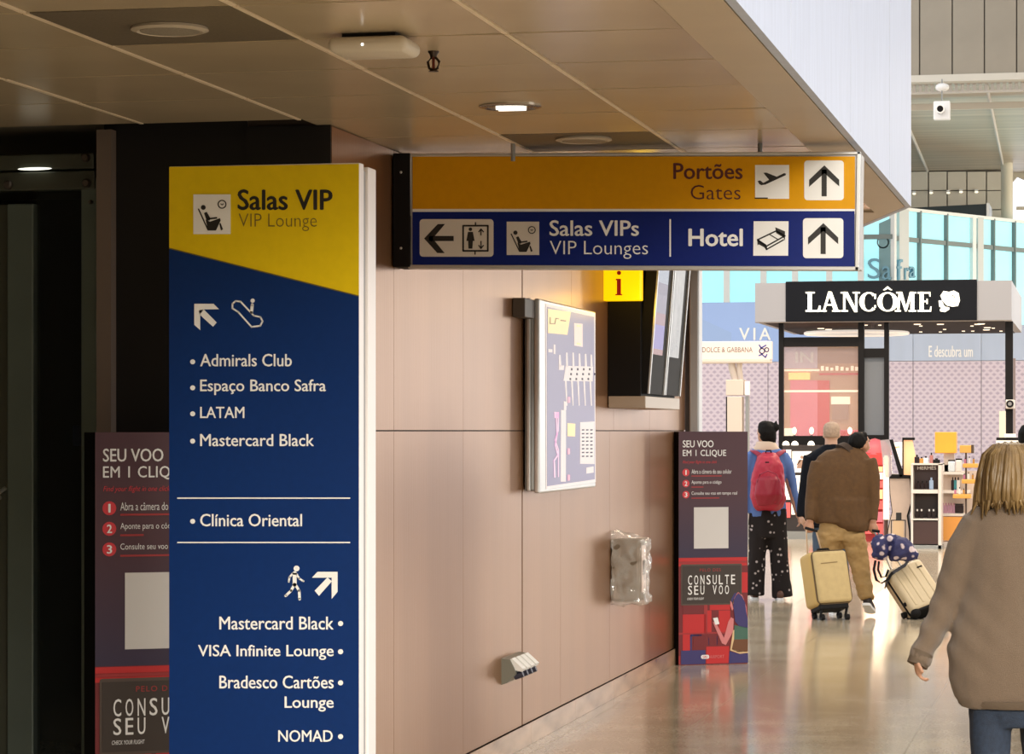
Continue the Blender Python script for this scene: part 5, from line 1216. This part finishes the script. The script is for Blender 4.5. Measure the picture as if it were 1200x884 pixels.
hand(body, A_(1262, 803, -.22), A_(1262, 830, -.27) - A_(1262, 803, -.22), FV, .135, .6, palm_n=-RV)
for sx, px_, dd in ((0, 1161, -.10), (1, 1219, .16)):
    f.tube(body, [(px_ + (4 if not sx else -4), 830, dd * .2, 20), (px_, 900, dd * .7, 13), (px_, 950, dd, 11), (px_ + 1, 1020, dd + (.08 if not sx else 0), 11), (px_ + 1, 1050, dd + (.12 if not sx else 0), 9)])
body = remeshed(body, .0065, 4); obj('body', body, M_skin, w1, True, False)
sw = MB()
f.trunk(sw, [(1188, 583, .0, 20, 20), (1190, 588, .0, 34, 24), (1192, 597, .0, 54, 29), (1192, 612, .0, 64, 34), (1192, 640, .0, 66, 38), (1192, 690, .0, 65, 42), (1191, 730, .0, 73, 46), (1190, 760, .0, 79, 50), (1190, 792, .0, 77, 51), (1192, 816, .0, 73, 50), (1193, 827, .0, 66, 47)], 30)
f.tube(sw, [(1150, 612, .0, 23), (1133, 645, .02, 26), (1113, 697, .04, 20), (1103, 722, .03, 17), (1088, 752, .0, 13.5), (1079, 769, -.02, 12.5), (1075.5, 778, -.03, 12)])
f.tube(sw, [(1234, 612, .0, 23), (1252, 655, .03, 22), (1259, 705, .05, 19), (1264, 760, -.08, 15), (1264, 800, -.20, 12)])
def sweater_fold(p):
    q = Vector((p.x * 7, p.y * 7, p.z * 2.0 + 3)); v = noise.noise(q) * .011 + noise.noise(q * 2.4) * .005
    ph = (p - A_(1095, 740)).length
    if ph < .32: v += .0045 * math.sin(p.z * 60 + p.x * 55) * (1 - ph / .32)
    return v
M_sweat = mat('taupe_knit', (.175, .122, .080), .9, noise_=.10, nscale=260, bump=.5, bscale=420, sheen=.3)
sw = remeshed(sw, .0075, 6, sweater_fold); sweater = obj('sweater', sw, M_sweat, w1, True, False)
mb = MB(); f.trunk(mb, [(1193, 819, .0, 71.5, 50.5), (1193, 824, .0, 70, 49.5), (1193, 828, 0, 66, 47)], 30); obj('hem', mb, mat('taupe_rib', (.15, .108, .073), .9, bump=.6, bscale=500), sweater, True)
mb = MB(); f.tube(mb, [(1081, 765, -.022, 13.4), (1074.6, 780, -.03, 12.6)]); obj('cuff', mb, mat('taupe_rib', (.15, .108, .073), .9), sweater, True)
je = MB()
f.trunk(je, [(1191, 800, .0, 56, 40), (1191, 835, .0, 57, 42), (1191, 850, 0, 54, 40)])
f.tube(je, [(1164, 820, -.01, 30), (1161, 850, -.03, 25), (1160, 900, -.07, 21), (1159, 950, -.10, 18), (1159, 1000, -.06, 16), (1160, 1045, .0, 14)])
f.tube(je, [(1218, 820, .02, 30), (1219, 850, .04, 25), (1220, 900, .10, 21), (1220, 950, .15, 18), (1220, 1000, .15, 16), (1220, 1045, .14, 14)])
je = remeshed(je, .009, 3, folds(.006, 12)); obj('jeans', je, mat('blue_denim', (.018, .030, .055), .8, noise_=.25, nscale=60, bump=.3, bscale=300), w1, True, False)
for px_, dd in ((1160, .0), (1220, .14)):
    c = A_(px_, 1050, dd); c.z = 0; shoe('shoe', c - FV * .07, c + FV * .17, w1, mat('white_sneaker', (.6, .6, .58), .5), M_white)
# hair: a full cap and many tapered locks
hm = MB(); rnd = random.Random(5)
f.trunk(hm, [(1185, 518, .0, 6, 7), (1184, 521, .0, 17, 18), (1183.5, 528, .0, 25, 27), (1183, 540, .0, 31, 33), (1183, 556, -.0, 34, 35), (1184, 575, -.01, 35, 33), (1185, 586, -.015, 37, 30), (1186, 595, -.02, 33, 24), (1188, 600, -.02, 22, 16)])
hm = remeshed(hm, .006, 4, lambda p: .004 * math.sin((p.dot(RV)) * 260 + noise.noise(p * 9) * 8) + noise.noise(p * 16) * .006)
M_hair = mat('golden_brown_hair', (.25, .155, .055), .42, noise_=.4, nscale=30, stretch=(1, 1, .10), bump=.5, bscale=90, col2=(.10, .058, .02))
hair = obj('hair', hm, M_hair, w1, True, False)
lk = MB()
for i in range(150):
    a = rnd.uniform(-PI * .98, PI * .02) if rnd.random() < .8 else rnd.uniform(0, 2 * PI)
    cx, cy = math.cos(a), math.sin(a)   # sin<0 is the side towards the viewer
    if cy > .55: continue
    ln = rnd.uniform(586, 604) + (rnd.uniform(0, 9) if abs(cx) > .75 else 0); wob = rnd.uniform(-5, 5); s0 = rnd.uniform(.9, 1.05)
    path = []
    for t_, y, rx_ in ((0, 519.5, .12), (.15, 523, .55), (.3, 534, .85), (.5, 556, 1.0), (.7, 573, 1.05), (.85, 586, 1.09), (1, ln, 1.0 + rnd.uniform(-.22, .28))):
        X = 1184 + cx * 34.5 * rx_ * s0 + wob * math.sin(t_ * 5 + i) * t_; path.append((X, y, cy * 34.5 * f.k * rx_ * s0 - .01, (1.0, 2.6, 3.2, 3.4, 3.2, 2.6, .5)[len(path)]))
    f.tube(lk, path, 6)
obj('locks', lk, M_hair, hair, True, False)

# ---------------------------------------------------------------- woman with the crimson backpack
f = Fig(27.15); A_ = f.P
p1 = thing('person', 'person with black bun, blue top and crimson backpack behind the red totem', 'person', (A_(904, 600).x, A_(904, 600).y, 0))
body = MB()
f.trunk(body, [(899, 524, 0, 6, 6), (899, 531, 0, 19, 9), (899, 560, 0, 17, 10), (900, 590, 0, 16, 10), (900, 612, 0, 19, 12), (900, 622, 0, 15, 10)])
f.tube(body, [(897, 510, .0, 5.5), (898, 528, .0, 6.5)])
L, M_, R_h = skull(f, body, 896, 507.5, .0, 8.6, math.radians(-38))
f.tube(body, [(919, 536, 0, 6), (926, 570, .03, 4.6), (934, 600, -.0, 3.4), (936, 606, 0, 3)])
f.tube(body, [(879, 536, 0, 6), (874, 570, .03, 4.6), (872, 600, -.0, 3.4), (872, 606, 0, 3)])
hand(body, A_(936, 604), A_(938, 616) - A_(936, 604), FV, .15, .7, palm_n=-RV); hand(body, A_(872, 604), A_(871, 616) - A_(872, 604), FV, .15, .7, palm_n=RV)
f.tube(body, [(891, 612, 0, 8), (888, 650, 0, 5.5), (886, 692, .03, 4)]); f.tube(body, [(909, 612, 0, 9), (912, 650, 0, 6.5), (915, 694, .0, 4)])
obj('body', remeshed(body, .011, 3), M_skin, p1, True, False)
for sx in (-1, 1): obj('eye', MB().ell(L(sx * .36, .98, -.06), R_h * .11, R_h * .08, R_h * .08, M_, 8, 6), M_ink, p1)
mb = MB(); f.trunk(mb, [(898, 493.5, .0, 3, 3), (898, 495.5, .01, 8.5, 8), (898.5, 500, .0, 10.4, 10), (899, 507, -.02, 10.6, 9.5), (900.5, 514, -.02, 9.6, 8), (902, 519, -.01, 7, 6)])
mb.ell(A_(909.5, 501, -.03), .034, .034, .038); mb.tube([A_(909, 498, -.03), A_(910, 492.5, -.03)], [.02, .006], 8)
obj('hair', remeshed(mb, .009, 2, folds(.006, 30)), M_hairb, p1, True, False)
mb = MB(); f.trunk(mb, [(897, 517.5, 0, 10.5, 9), (898, 522, 0, 13, 10), (898, 527, 0, 16.5, 10), (898, 529.5, 0, 14, 9)]); obj('collar', remeshed(mb, .01, 2), mat('cream_fleece', (.62, .48, .36), .9), p1, True, False)
mb = MB(); f.trunk(mb, [(898, 524, 0, 13, 8), (899, 530, 0, 22, 10), (899, 545, 0, 22, 11.5), (899, 575, 0, 20, 11.5), (900, 600, 0, 22, 13), (900, 606, 0, 21.5, 13)])
f.tube(mb, [(917, 533, 0, 7.5), (923, 545, 0, 7), (929, 572, .03, 5.6), (934, 592, .01, 4.6), (935.5, 602, 0, 4.2)]); f.tube(mb, [(881, 533, 0, 7.5), (876, 545, 0, 7), (873, 572, .03, 5.6), (872, 602, 0, 4.2)])
obj('jacket', remeshed(mb, .012, 3, folds(.008, 12)), mat('blue_fleece', (.085, .155, .37), .85), p1, True, False)
mb = MB(); f.trunk(mb, [(900, 596, 0, 21.5, 12.5), (900, 615, 0, 22.5, 13), (900, 630, 0, 22, 12.5)])
f.tube(mb, [(889, 622, 0, 12, 11), (887, 650, 0, 11, 10), (885.5, 680, .0, 10.5, 9.5), (885, 698, 0, 11.5, 10)]); f.tube(mb, [(910, 622, 0, 12.5, 11), (913, 650, 0, 11, 10), (915, 680, .0, 11, 9.5), (917, 700, 0, 12.5, 11)])
tr_ = remeshed(mb, .012, 3, folds(.012, 9))
m = mat('speckled_trousers', (.018, .014, .013), .8, spec=.15); nt = m.node_tree; vz = nt.nodes.new('ShaderNodeTexVoronoi'); vz.inputs['Scale'].default_value = 17; tc = nt.nodes.new('ShaderNodeTexCoord'); rr = nt.nodes.new('ShaderNodeValToRGB')
rr.color_ramp.elements[0].position = .16; rr.color_ramp.elements[0].color = (.42, .36, .34, 1); rr.color_ramp.elements[1].position = .24; rr.color_ramp.elements[1].color = (.018, .014, .013, 1)
nt.links.new(tc.outputs['Object'], vz.inputs['Vector']); nt.links.new(vz.outputs['Distance'], rr.inputs[0]); nt.links.new(rr.outputs[0], nt.nodes['Principled BSDF'].inputs['Base Color'])
obj('trousers', tr_, m, p1, True, False)
for px_, dd in ((885, .05), (914, -.05)):
    c = A_(px_, 700, dd); c.z = 0; shoe('shoe', c - FV * .07, c + FV * .17, p1, mat('brown_shoe', (.10, .04, .02), .5), M_white, .95)
# backpack (carried: its own thing)
bp_ = thing('backpack', 'crimson backpack with padded straps worn over the blue top', 'backpack', A_(900, 597, -.2))
mb = MB(); f.trunk(mb, [(900, 531, -.13, 7, 5), (900, 535, -.16, 13, 10), (900.5, 545, -.18, 17, 13), (900.5, 565, -.19, 20, 15), (900.5, 585, -.19, 20.5, 15), (900, 595, -.17, 18, 12), (900, 598, -.15, 13, 8)])
M_bag = mat('crimson_nylon', (.38, .008, .030), .5, noise_=.1, nscale=10)
bagm = obj('sack', remeshed(mb, .011, 3, folds(.016, 11, zs=.8)), M_bag, bp_, True, False)
mb = MB(); f.trunk(mb, [(900.5, 556, -.26, 8, 4), (900.5, 562, -.28, 14, 7), (900.5, 580, -.28, 16, 8), (900.5, 592, -.25, 13, 6)]); obj('front_pocket', remeshed(mb, .01, 3, folds(.01, 12)), mat('crimson_dark', (.28, .006, .022), .5), bp_, True, False)
for pts in ([(890, 533, -.12), (885, 530, -.09), (882, 528.5, .0), (882, 536, .09)], [(911, 533, -.12), (916, 530, -.09), (918, 528.5, .0), (918, 536, .09)]):
    mb = MB(); mb.tube([A_(*q) for q in [(pts[0][0] + (4 if pts[0][0] < 900 else -4), 543, -.14)] + pts], [(.030, .014)] * 5, 10, ref=RV); obj('strap', mb, mat('crimson_strap', (.26, .012, .04), .6), bp_, True, False)
obj('handle', MB().tube([A_(897, 532, -.16), A_(898, 528, -.17), A_(903, 528, -.17), A_(904, 532, -.16)], .008, 6), M_black, bp_, True)
obj('buckle', MB().bbox(-.02, .02, -.01, .01, -.006, .006, .003, Matrix.Translation(A_(899, 542, -.33))), M_black, bp_)
obj('zip', MB().tube([A_(887, 566, -.36), A_(891, 556, -.36), A_(900, 552, -.36), A_(910, 556, -.36), A_(914, 566, -.36)], .005, 6), mat('crimson_strap', (.26, .012, .04), .6), bp_, True)

# ---------------------------------------------------------------- bald man in dark jacket (behind)
f = Fig(26.3); A_ = f.P
p2 = thing('person', 'person with close cropped grey hair and dark jacket, mostly hidden by the brown jacket', 'person', (A_(972, 600).x, A_(972, 600).y, 0))
body = MB()
f.trunk(body, [(974, 526, 0, 8, 8), (972, 534, 0, 24, 10), (970, 560, 0, 20, 12), (970, 600, 0, 17, 11), (972, 625, 0, 19, 12), (972, 634, 0, 15, 10)])
f.tube(body, [(974, 512, .0, 7), (974, 530, .0, 8)])
skull(f, body, 974.5, 508.5, .0, 9.6, math.radians(8))
f.tube(body, [(950, 538, 0, 7), (943, 575, .03, 5), (939, 605, -.03, 3.8)]); f.tube(body, [(994, 538, 0, 7), (1001, 575, .03, 5), (1003, 605, -.03, 3.8)])
hand(body, A_(939, 604, -.03), A_(941, 618, -.03) - A_(939, 604, -.03), FV, .17, .8, palm_n=RV); hand(body, A_(1003, 604, -.03), A_(1003, 618, -.03) - A_(1003, 604, -.03), FV, .17, .8, palm_n=-RV)
f.tube(body, [(963, 625, 0, 9), (962, 665, 0, 6.5), (962, 702, .0, 4)]); f.tube(body, [(983, 625, 0, 9), (987, 665, 0, 6.5), (989, 702, .0, 4)])
obj('body', remeshed(body, .011, 3), mat('fair_skin', (.56, .33, .22), .5), p2, True, False)
mb = MB(); f.trunk(mb, [(974.5, 494.5, .0, 3, 3), (974.5, 496.5, .0, 7.5, 8), (974.5, 501, -.01, 10, 11), (974.5, 507, -.04, 10, 8.5), (974.5, 513, -.05, 8, 6)]); obj('hair', remeshed(mb, .009, 3), mat('cropped_grey_hair', (.36, .25, .17), .8, noise_=.2, nscale=60), p2, True, False)
mb = MB(); f.trunk(mb, [(975, 521, 0, 9.5, 9), (974, 526, 0, 15, 10), (972, 534, 0, 29, 12), (970, 560, 0, 27, 14), (970, 605, 0, 25, 14), (970, 618, 0, 25, 14)])
f.tube(mb, [(951, 535, 0, 9.5), (946, 560, .02, 8.5), (942, 585, 0, 7), (939.5, 606, -.03, 5.6)]); f.tube(mb, [(993, 535, 0, 9), (1000, 560, .02, 8), (1002, 585, 0, 7), (1003, 606, -.03, 5.6)])
obj('jacket', remeshed(mb, .012, 3, folds(.01, 10)), mat('dark_navy_jacket', (.006, .007, .010), .8, spec=.1), p2, True, False)
mb = MB(); f.trunk(mb, [(972, 610, 0, 20, 12.5), (972, 634, 0, 20, 12)]); f.tube(mb, [(963, 628, 0, 11.5), (962, 665, 0, 9), (962, 705, .0, 7.5)]); f.tube(mb, [(982, 628, 0, 11.5), (986, 665, 0, 9), (988, 705, .0, 7.5)])
obj('jeans', remeshed(mb, .012, 3, folds(.01, 12)), mat('slate_denim', (.05, .08, .12), .8), p2, True, False)
for px_, dd in ((962, -.03), (989, .02)):
    c = A_(px_, 700, dd); c.z = 0; shoe('shoe', c - FV * .08, c + FV * .19, p2, mat('grey_sneaker', (.3, .25, .2), .6), M_white)

# ---------------------------------------------------------------- man in brown jacket leaning to the right
f = Fig(24.75); A_ = f.P
p3 = thing('person', 'person in brown jacket and khaki trousers leaning right, pulling two suitcases', 'person', (A_(990, 600).x, A_(990, 600).y, 0))
body = MB()
f.tube(body, [(985, 630, -.03, 19, 10), (984, 600, .0, 19, 11), (984, 560, .03, 22, 11), (987, 545, .05, 20, 9), (991, 537, .07, 12, 8)], 20)
f.tube(body, [(992, 539, .08, 7), (1000, 529, .10, 6.5), (1006, 520, .11, 6.5)])
L, M_, R_h = skull(f, body, 1008, 519.5, .12, 10.2, math.radians(62), math.radians(-28), math.radians(18))
f.tube(body, [(960, 551, .06, 6), (951, 585, .02, 6), (949, 612, -.06, 4.4)]); f.tube(body, [(1016, 551, .06, 6), (1023, 585, .02, 6), (1023, 612, -.04, 4.4)])
hand(body, A_(949, 610, -.06), A_(950, 625, -.08) - A_(949, 610, -.06), RV, .17, 1.1, palm_n=FV); hand(body, A_(1022, 611, -.04), A_(1027, 625, -.06) - A_(1022, 611, -.04), RV, .17, 1.1, palm_n=FV)
f.tube(body, [(974, 632, 0, 8), (977, 665, .10, 8), (980, 705, .16, 5)]); f.tube(body, [(999, 635, -.02, 8), (1008, 665, -.04, 7), (1016, 700, -.16, 5)])
obj('body', remeshed(body, .011, 3), M_skin2, p3, True, False)
for sx in (-1, 1): obj('eye', MB().ell(L(sx * .36, .98, -.06), R_h * .12, R_h * .09, R_h * .08, M_, 8, 6), M_ink, p3)
mb = MB(); mb.ell(L(0, -.22, .42), R_h * 1.06, R_h * 1.16, R_h * 1.02, M_, 20, 12); mb.ell(L(0, .72, .82), R_h * .62, R_h * .38, R_h * .32, M_, 12, 8); mb.ell(L(0, -.85, -.35), R_h * .8, R_h * .42, R_h * .6, M_, 12, 8)
obj('hair', remeshed(mb, .009, 2, folds(.006, 40)), M_hairb, p3, True, False)
M_bj = mat('brown_wool_jacket', (.085, .038, .008), .85, noise_=.12, nscale=30, bump=.2, bscale=60)
mb = MB()
f.trunk(mb, [(994, 524, .10, 11, 9), (990, 528, .09, 22, 12), (988, 535, .08, 30, 14), (987, 546, .06, 34, 16), (987, 565, .04, 32.5, 18), (986, 590, .02, 30, 18.5), (984, 606, .01, 29, 18), (984, 613, .0, 28.5, 17.5)], 26)
f.trunk(mb, [(989, 585, .0, 28, 18), (992, 606, .0, 27, 19.5), (997, 616, .0, 24, 19.5), (1001, 623, .0, 16, 17)], 22)
f.tube(mb, [(961, 543, .07, 11), (956, 560, .05, 11), (951.5, 588, .02, 8.5), (949, 611, -.06, 6.6)]); f.tube(mb, [(1015, 540, .07, 11), (1020, 560, .05, 10.5), (1023, 588, .02, 8.5), (1022, 611, -.04, 6.8)])
jk = obj('jacket', remeshed(mb, .012, 3, folds(.013, 7)), M_bj, p3, True, False)
mb = MB(); f.tube(mb, [(990, 531, .07, 14, 11), (995, 526, .09, 10.5, 9.5)], 18); obj('collar', mb, mat('brown_collar', (.035, .018, .008), .85), jk, True)
M_kh = mat('khaki_cotton', (.34, .21, .075), .8, noise_=.08, nscale=20)
mb = MB(); f.trunk(mb, [(984, 602, .0, 22, 12), (985, 618, .0, 26, 14.5), (986, 634, .0, 25, 14)])
f.tube(mb, [(972, 622, .0, 15), (974, 650, .05, 13), (977, 685, .12, 10), (979, 710, .16, 9)]); f.tube(mb, [(999, 626, -.02, 15), (1006, 655, -.03, 12.5), (1012, 685, -.10, 10), (1016.5, 703, -.16, 8.8)])
obj('trousers', remeshed(mb, .012, 2, folds(.014, 13, zs=1.2)), M_kh, p3, True, False)
M_sh = mat('dark_trainer', (.02, .012, .01), .6)
h_, t_ = A_(1015, 710, -.20), A_(1021, 720.5, .0); t_.z = .02; shoe('shoe', h_, t_, p3, M_sh, M_white, 1.1, .09, up=(0, .0, 1))
c = A_(979, 714, .18); c.z = 0; shoe('shoe', c - FV * .08, c + FV * .2, p3, M_sh, M_white)

# ---------------------------------------------------------------- dark haired person at the right edge
f = Fig(20.5); A_ = f.P
p5 = thing('person', 'person with black hair cut off by the right frame edge', 'person', (A_(1212, 600).x, A_(1212, 600).y, 0))
body = MB(); f.trunk(body, [(1210, 532, 0, 9, 9), (1212, 542, 0, 30, 13), (1212, 580, 0, 26, 15), (1212, 630, 0, 24, 15), (1212, 660, 0, 27, 17), (1212, 672, 0, 22, 14)])
f.tube(body, [(1209, 515, 0, 9), (1210, 538, 0, 10)]); skull(f, body, 1208, 512, 0, 12.5, 0)
for sx in (-1, 1):
    f.tube(body, [(1212 + sx * 29, 548, 0, 10), (1212 + sx * 34, 595, 0, 7), (1212 + sx * 34, 640, -.05, 5)]); f.tube(body, [(1212 + sx * 13, 665, 0, 14), (1212 + sx * 13, 720, 0, 9), (1212 + sx * 13, 760, 0, 6)])
    hand(body, A_(1212 + sx * 34, 638, -.05), A_(1212 + sx * 34, 655, -.05) - A_(1212 + sx * 34, 638, -.05), FV, .16, .6, palm_n=-RV * sx)
    c = A_(1212 + sx * 13, 762, 0); c.z = 0; shoe('shoe', c - FV * .08, c + FV * .18, p5, M_sh, M_white)
obj('body', remeshed(body, .012, 3), M_skin, p5, True, False)
mb = MB(); f.trunk(mb, [(1208, 496.5, 0, 5, 5), (1208, 499, 0, 11, 11), (1208, 507, -.01, 15, 15), (1208, 517, -.02, 15, 13), (1208, 525, -.03, 12, 9)]); obj('hair', remeshed(mb, .01, 2), M_hairb, p5, True, False)
mb = MB(); f.trunk(mb, [(1211, 530, 0, 12, 11), (1212, 538, 0, 32, 15), (1212, 580, 0, 31, 18), (1212, 640, 0, 30, 18), (1212, 662, 0, 30, 18)])
for sx in (-1, 1): f.tube(mb, [(1212 + sx * 28, 543, 0, 12), (1212 + sx * 34, 595, 0, 9.5), (1212 + sx * 34, 637, -.05, 7)])
obj('jacket', remeshed(mb, .013, 3, folds(.01, 9)), mat('black_coat', (.012, .011, .012), .8), p5, True, False)
mb = MB(); f.trunk(mb, [(1212, 650, 0, 28, 17), (1212, 676, 0, 27, 16)])
for sx in (-1, 1): f.tube(mb, [(1212 + sx * 13, 668, 0, 16), (1212 + sx * 13, 720, 0, 12), (1212 + sx * 13, 757, 0, 9)])
obj('trousers', remeshed(mb, .014, 3), mat('charcoal_trousers', (.03, .03, .035), .8), p5, True, False)

# ---------------------------------------------------------------- soft cream suitcase
f = Fig(24.25); A_ = f.P
c = A_(967, 716); c.z = 0
sc1 = thing('suitcase', 'soft cream upright suitcase with black wheels pulled by the brown jacketed person', 'suitcase', c)
# local axes of the case: a width, b height (leaning with the pull), n towards the viewer
b_ax = (RV * -.115 + UV * .985 + FV * .22).normalized(); a_ax = (RV * .955 + FV * .30 + UV * .04); a_ax = (a_ax - b_ax * a_ax.dot(b_ax)).normalized(); n_ax = b_ax.cross(a_ax).normalized()
if n_ax.dot(FV) > 0: n_ax = -n_ax
o0 = A_(974.5, 677)   # centre of the front face
kk = f.k
S1 = Matrix(((a_ax.x, -n_ax.x, b_ax.x, o0.x), (a_ax.y, -n_ax.y, b_ax.y, o0.y), (a_ax.z, -n_ax.z, b_ax.z, o0.z), (0, 0, 0, 1)))
hw, hh_ = 22.5 * kk, 32.5 * kk
M_sc = mat('cream_canvas', (.50, .37, .17), .8, noise_=.06, nscale=20, bump=.15, bscale=200); M_sc2 = mat('cream_canvas_side', (.50, .33, .11), .8)
obj('shell', MB().bbox(-hw - .015, hw, .0, .25, -hh_, hh_, .045, S1, 4), M_sc2, sc1, True)
fp = obj('front_panel', MB().bbox(-hw + .01, hw - .008, -.035, .02, -hh_ + .02, hh_ - .01, .03, S1, 4), M_sc, sc1, True)
def loop(x0, x1, z0_, z1_, r_=.05, y=.0):
    return [S1 @ Vector((a, y, b)) for a, b in rrect(x0, z0_, x1, z1_, r_, 4)]
lp = loop(-hw + .004, hw - .002, -hh_ + .012, hh_ - .004); obj('zip', MB().tube(lp + [lp[0]], .006, 6), mat('dark_zip', (.10, .06, .02), .6), sc1, True)
obj('pocket_zip', MB().tube([S1 @ Vector((-.10, -.037, hh_ - .12)), S1 @ Vector((.06, -.037, hh_ - .115))], .004, 6), mat('zip_tan', (.25, .17, .07), .6), fp)
obj('top_grip', MB().tube([S1 @ Vector((-.07, .10, hh_ - .005)), S1 @ Vector((-.05, .10, hh_ + .03)), S1 @ Vector((.05, .10, hh_ + .03)), S1 @ Vector((.07, .10, hh_ - .005))], .010, 8), M_black, sc1, True)
base = MB().bbox(-hw + .02, hw - .04, -.0, .22, -hh_ - .035, -hh_ + .02, .012, S1); obj('base_rail', base, M_black, sc1)
for sx, sy in ((-1, .02), (1, .02), (-1, .2), (1, .2)):
    q = S1 @ Vector((sx * (hw - .05), sy, -hh_ - .02)); gq = Vector((q.x, q.y, .028))
    w_ = obj('wheel', MB().tube([gq - a_ax * .016, gq + a_ax * .016], .028, 14, ref=UV), M_black, sc1)
    obj('fork', MB().tube([Vector((gq.x, gq.y, .03)) - a_ax * .02, q + UV * .01], .012, 8), M_black, w_)
hd_l, hd_r = A_(945.5, 619, .0), A_(957, 623, .0)
for sx, top in ((-1, hd_l), (1, hd_r)):
    st = S1 @ Vector((sx * .075 - .04, .20, hh_ - .01)); obj('handle_rod', MB().tube([st, top + FV * .05], .007, 8), mat('rod_pale', (.70, .55, .42), .3, .5), sc1)
obj('handle_grip', MB().tube([hd_l + FV * .05 - a_ax * .012, hd_r + FV * .05 + a_ax * .012], .013, 10), M_black, sc1)

# ---------------------------------------------------------------- hard beige suitcase, tilted
f = Fig(24.4); A_ = f.P; kk = f.k
c = A_(1062, 724); c.z = 0
sc2 = thing('suitcase', 'hard beige ribbed suitcase tilted on its wheels under a navy floral bag', 'suitcase', c)
b_ax = (RV * -.42 + UV * .72 + FV * .50).normalized(); a_ax = (RV * .90 + UV * .33 + FV * .30); a_ax = (a_ax - b_ax * a_ax.dot(b_ax)).normalized(); n_ax = b_ax.cross(a_ax).normalized()
if n_ax.dot(FV) > 0: n_ax = -n_ax
o0 = A_(1074, 684)
S2 = Matrix(((a_ax.x, -n_ax.x, b_ax.x, o0.x), (a_ax.y, -n_ax.y, b_ax.y, o0.y), (a_ax.z, -n_ax.z, b_ax.z, o0.z), (0, 0, 0, 1)))
hw, hh_, dp = .175, .235, .23
M_bg = mat('beige_shell', (.58, .46, .28), .42); M_bg2 = mat('beige_side', (.46, .32, .18), .42)
obj('front_shell', MB().bbox(-hw, hw, .0, dp * .52, -hh_, hh_, .04, S2, 4), M_bg, sc2, True)
obj('back_shell', MB().bbox(-hw, hw, dp * .56, dp, -hh_, hh_, .04, S2, 4), M_bg2, sc2, True)
obj('zip_band', MB().bbox(-hw + .004, hw - .004, dp * .46, dp * .62, -hh_ + .004, hh_ - .004, .03, S2, 3), M_black, sc2, True)
for k in range(4): obj('rib', MB().bbox(-hw + .05 + k * .075, -hw + .075 + k * .075, -.006, .01, -hh_ + .04, hh_ - .04, .005, S2), M_bg, sc2, True)
obj('badge', MB().bbox(.09, .14, -.008, .0, hh_ - .10, hh_ - .085, .002, S2), M_black, sc2)
for sx, sy in ((-1, .05), (1, .05), (-1, dp - .05), (1, dp - .05)):
    q = S2 @ Vector((sx * (hw - .03), sy, -hh_ - .012))
    ww = obj('wheel_mount', MB().ell(q, .048, .048, .042, S2, 12, 8), M_black, sc2, True)
obj('lower_rim', MB().bbox(-hw + .01, hw - .01, .02, dp - .02, -hh_ - .014, -hh_ + .02, .012, S2), M_black, sc2)
ct_ = A_(1056, 718, .0)
for dx in (0, .26):
    q = Vector((ct_.x, ct_.y, .03)) + RV * (.03 + dx); obj('wheel', MB().tube([q - a_ax * .02, q + a_ax * .02], .03, 14, ref=UV), M_black, sc2)
for (u_, v_) in ((-hw - .002, -hh_ + .11), (-hw - .002, -hh_ + .02)):
    q = S2 @ Vector((u_, dp * (.25 if v_ > -hh_ + .05 else .8), v_)); obj('side_stud', MB().ell(q, .02, .02, .02, None, 10, 8), M_black, sc2)
for sx in (-1, 1):
    st = S2 @ Vector((sx * .06, dp * .8, hh_ - .01)); obj('handle_rod', MB().tube([st, A_(1026 + sx * 1.6, 622.5, .0)], .008, 8), M_silver, sc2)
obj('handle_grip', MB().tube([A_(1022, 622, .0), A_(1031, 623, .0)], .013, 10), M_black, sc2)
# navy floral bag lashed on it
bg_ = thing('tote_bag', 'navy blue floral soft bag strapped on the beige suitcase', 'bag', A_(1050, 660, -.0))
m = mat('navy_floral', (.016, .02, .09), .7); nt = m.node_tree; vz = nt.nodes.new('ShaderNodeTexVoronoi'); vz.inputs['Scale'].default_value = 13; tc = nt.nodes.new('ShaderNodeTexCoord'); rr = nt.nodes.new('ShaderNodeValToRGB')
cr = rr.color_ramp; cr.elements[0].position = .30; cr.elements[0].color = (.62, .50, .50, 1); cr.elements[1].position = .40; cr.elements[1].color = (.02, .02, .085, 1)
nt.links.new(tc.outputs['Object'], vz.inputs['Vector']); nt.links.new(vz.outputs['Distance'], rr.inputs[0]); nt.links.new(rr.outputs[0], nt.nodes['Principled BSDF'].inputs['Base Color'])
mb = MB(); f.tube(mb, [(1022, 644, -.03, 8), (1027, 643, -.03, 14), (1036, 640, -.03, 16), (1046, 641, -.03, 16), (1057, 644, -.03, 14), (1067, 649, -.03, 10), (1075, 652, -.02, 4.5)], 18)
mb.ell(A_(1043, 634, .0), .075, .09, .065); mb.ell(A_(1029, 650, -.04), .06, .08, .045)
obj('bag', remeshed(mb, .010, 3, folds(.016, 14, zs=1)), m, bg_, True, False)
obj('strap', MB().tube([A_(1026, 657, -.14), A_(1024, 668, -.16), A_(1027, 680, -.16), A_(1033, 684, -.14), A_(1041, 679, -.12), A_(1046, 671, -.12)], [(.012, .005)] * 6, 8, ref=RV), M_black, bg_, True)
obj('strap', MB().tube([A_(1030, 658, -.15), A_(1029, 668, -.17), A_(1033, 677, -.16), A_(1038, 676, -.14), A_(1041, 668, -.12)], [(.010, .005)] * 5, 8, ref=RV), M_black, bg_, True)
pts = [S2 @ Vector((-hw - .012, dp * .9, hh_ - .06)), S2 @ Vector((-hw - .012, .0, hh_ - .07)), S2 @ Vector((-hw + .02, -.012, hh_ - .06)), S2 @ Vector((.0, -.014, hh_ - .03)), S2 @ Vector((.06, -.012, hh_ + .006)), A_(1070, 652, -.05)]
obj('luggage_strap', MB().tube(pts, [(.016, .005)] * 6, 8, ref=UV), mat('strap_grey', (.05, .05, .06), .7), sc2, True)
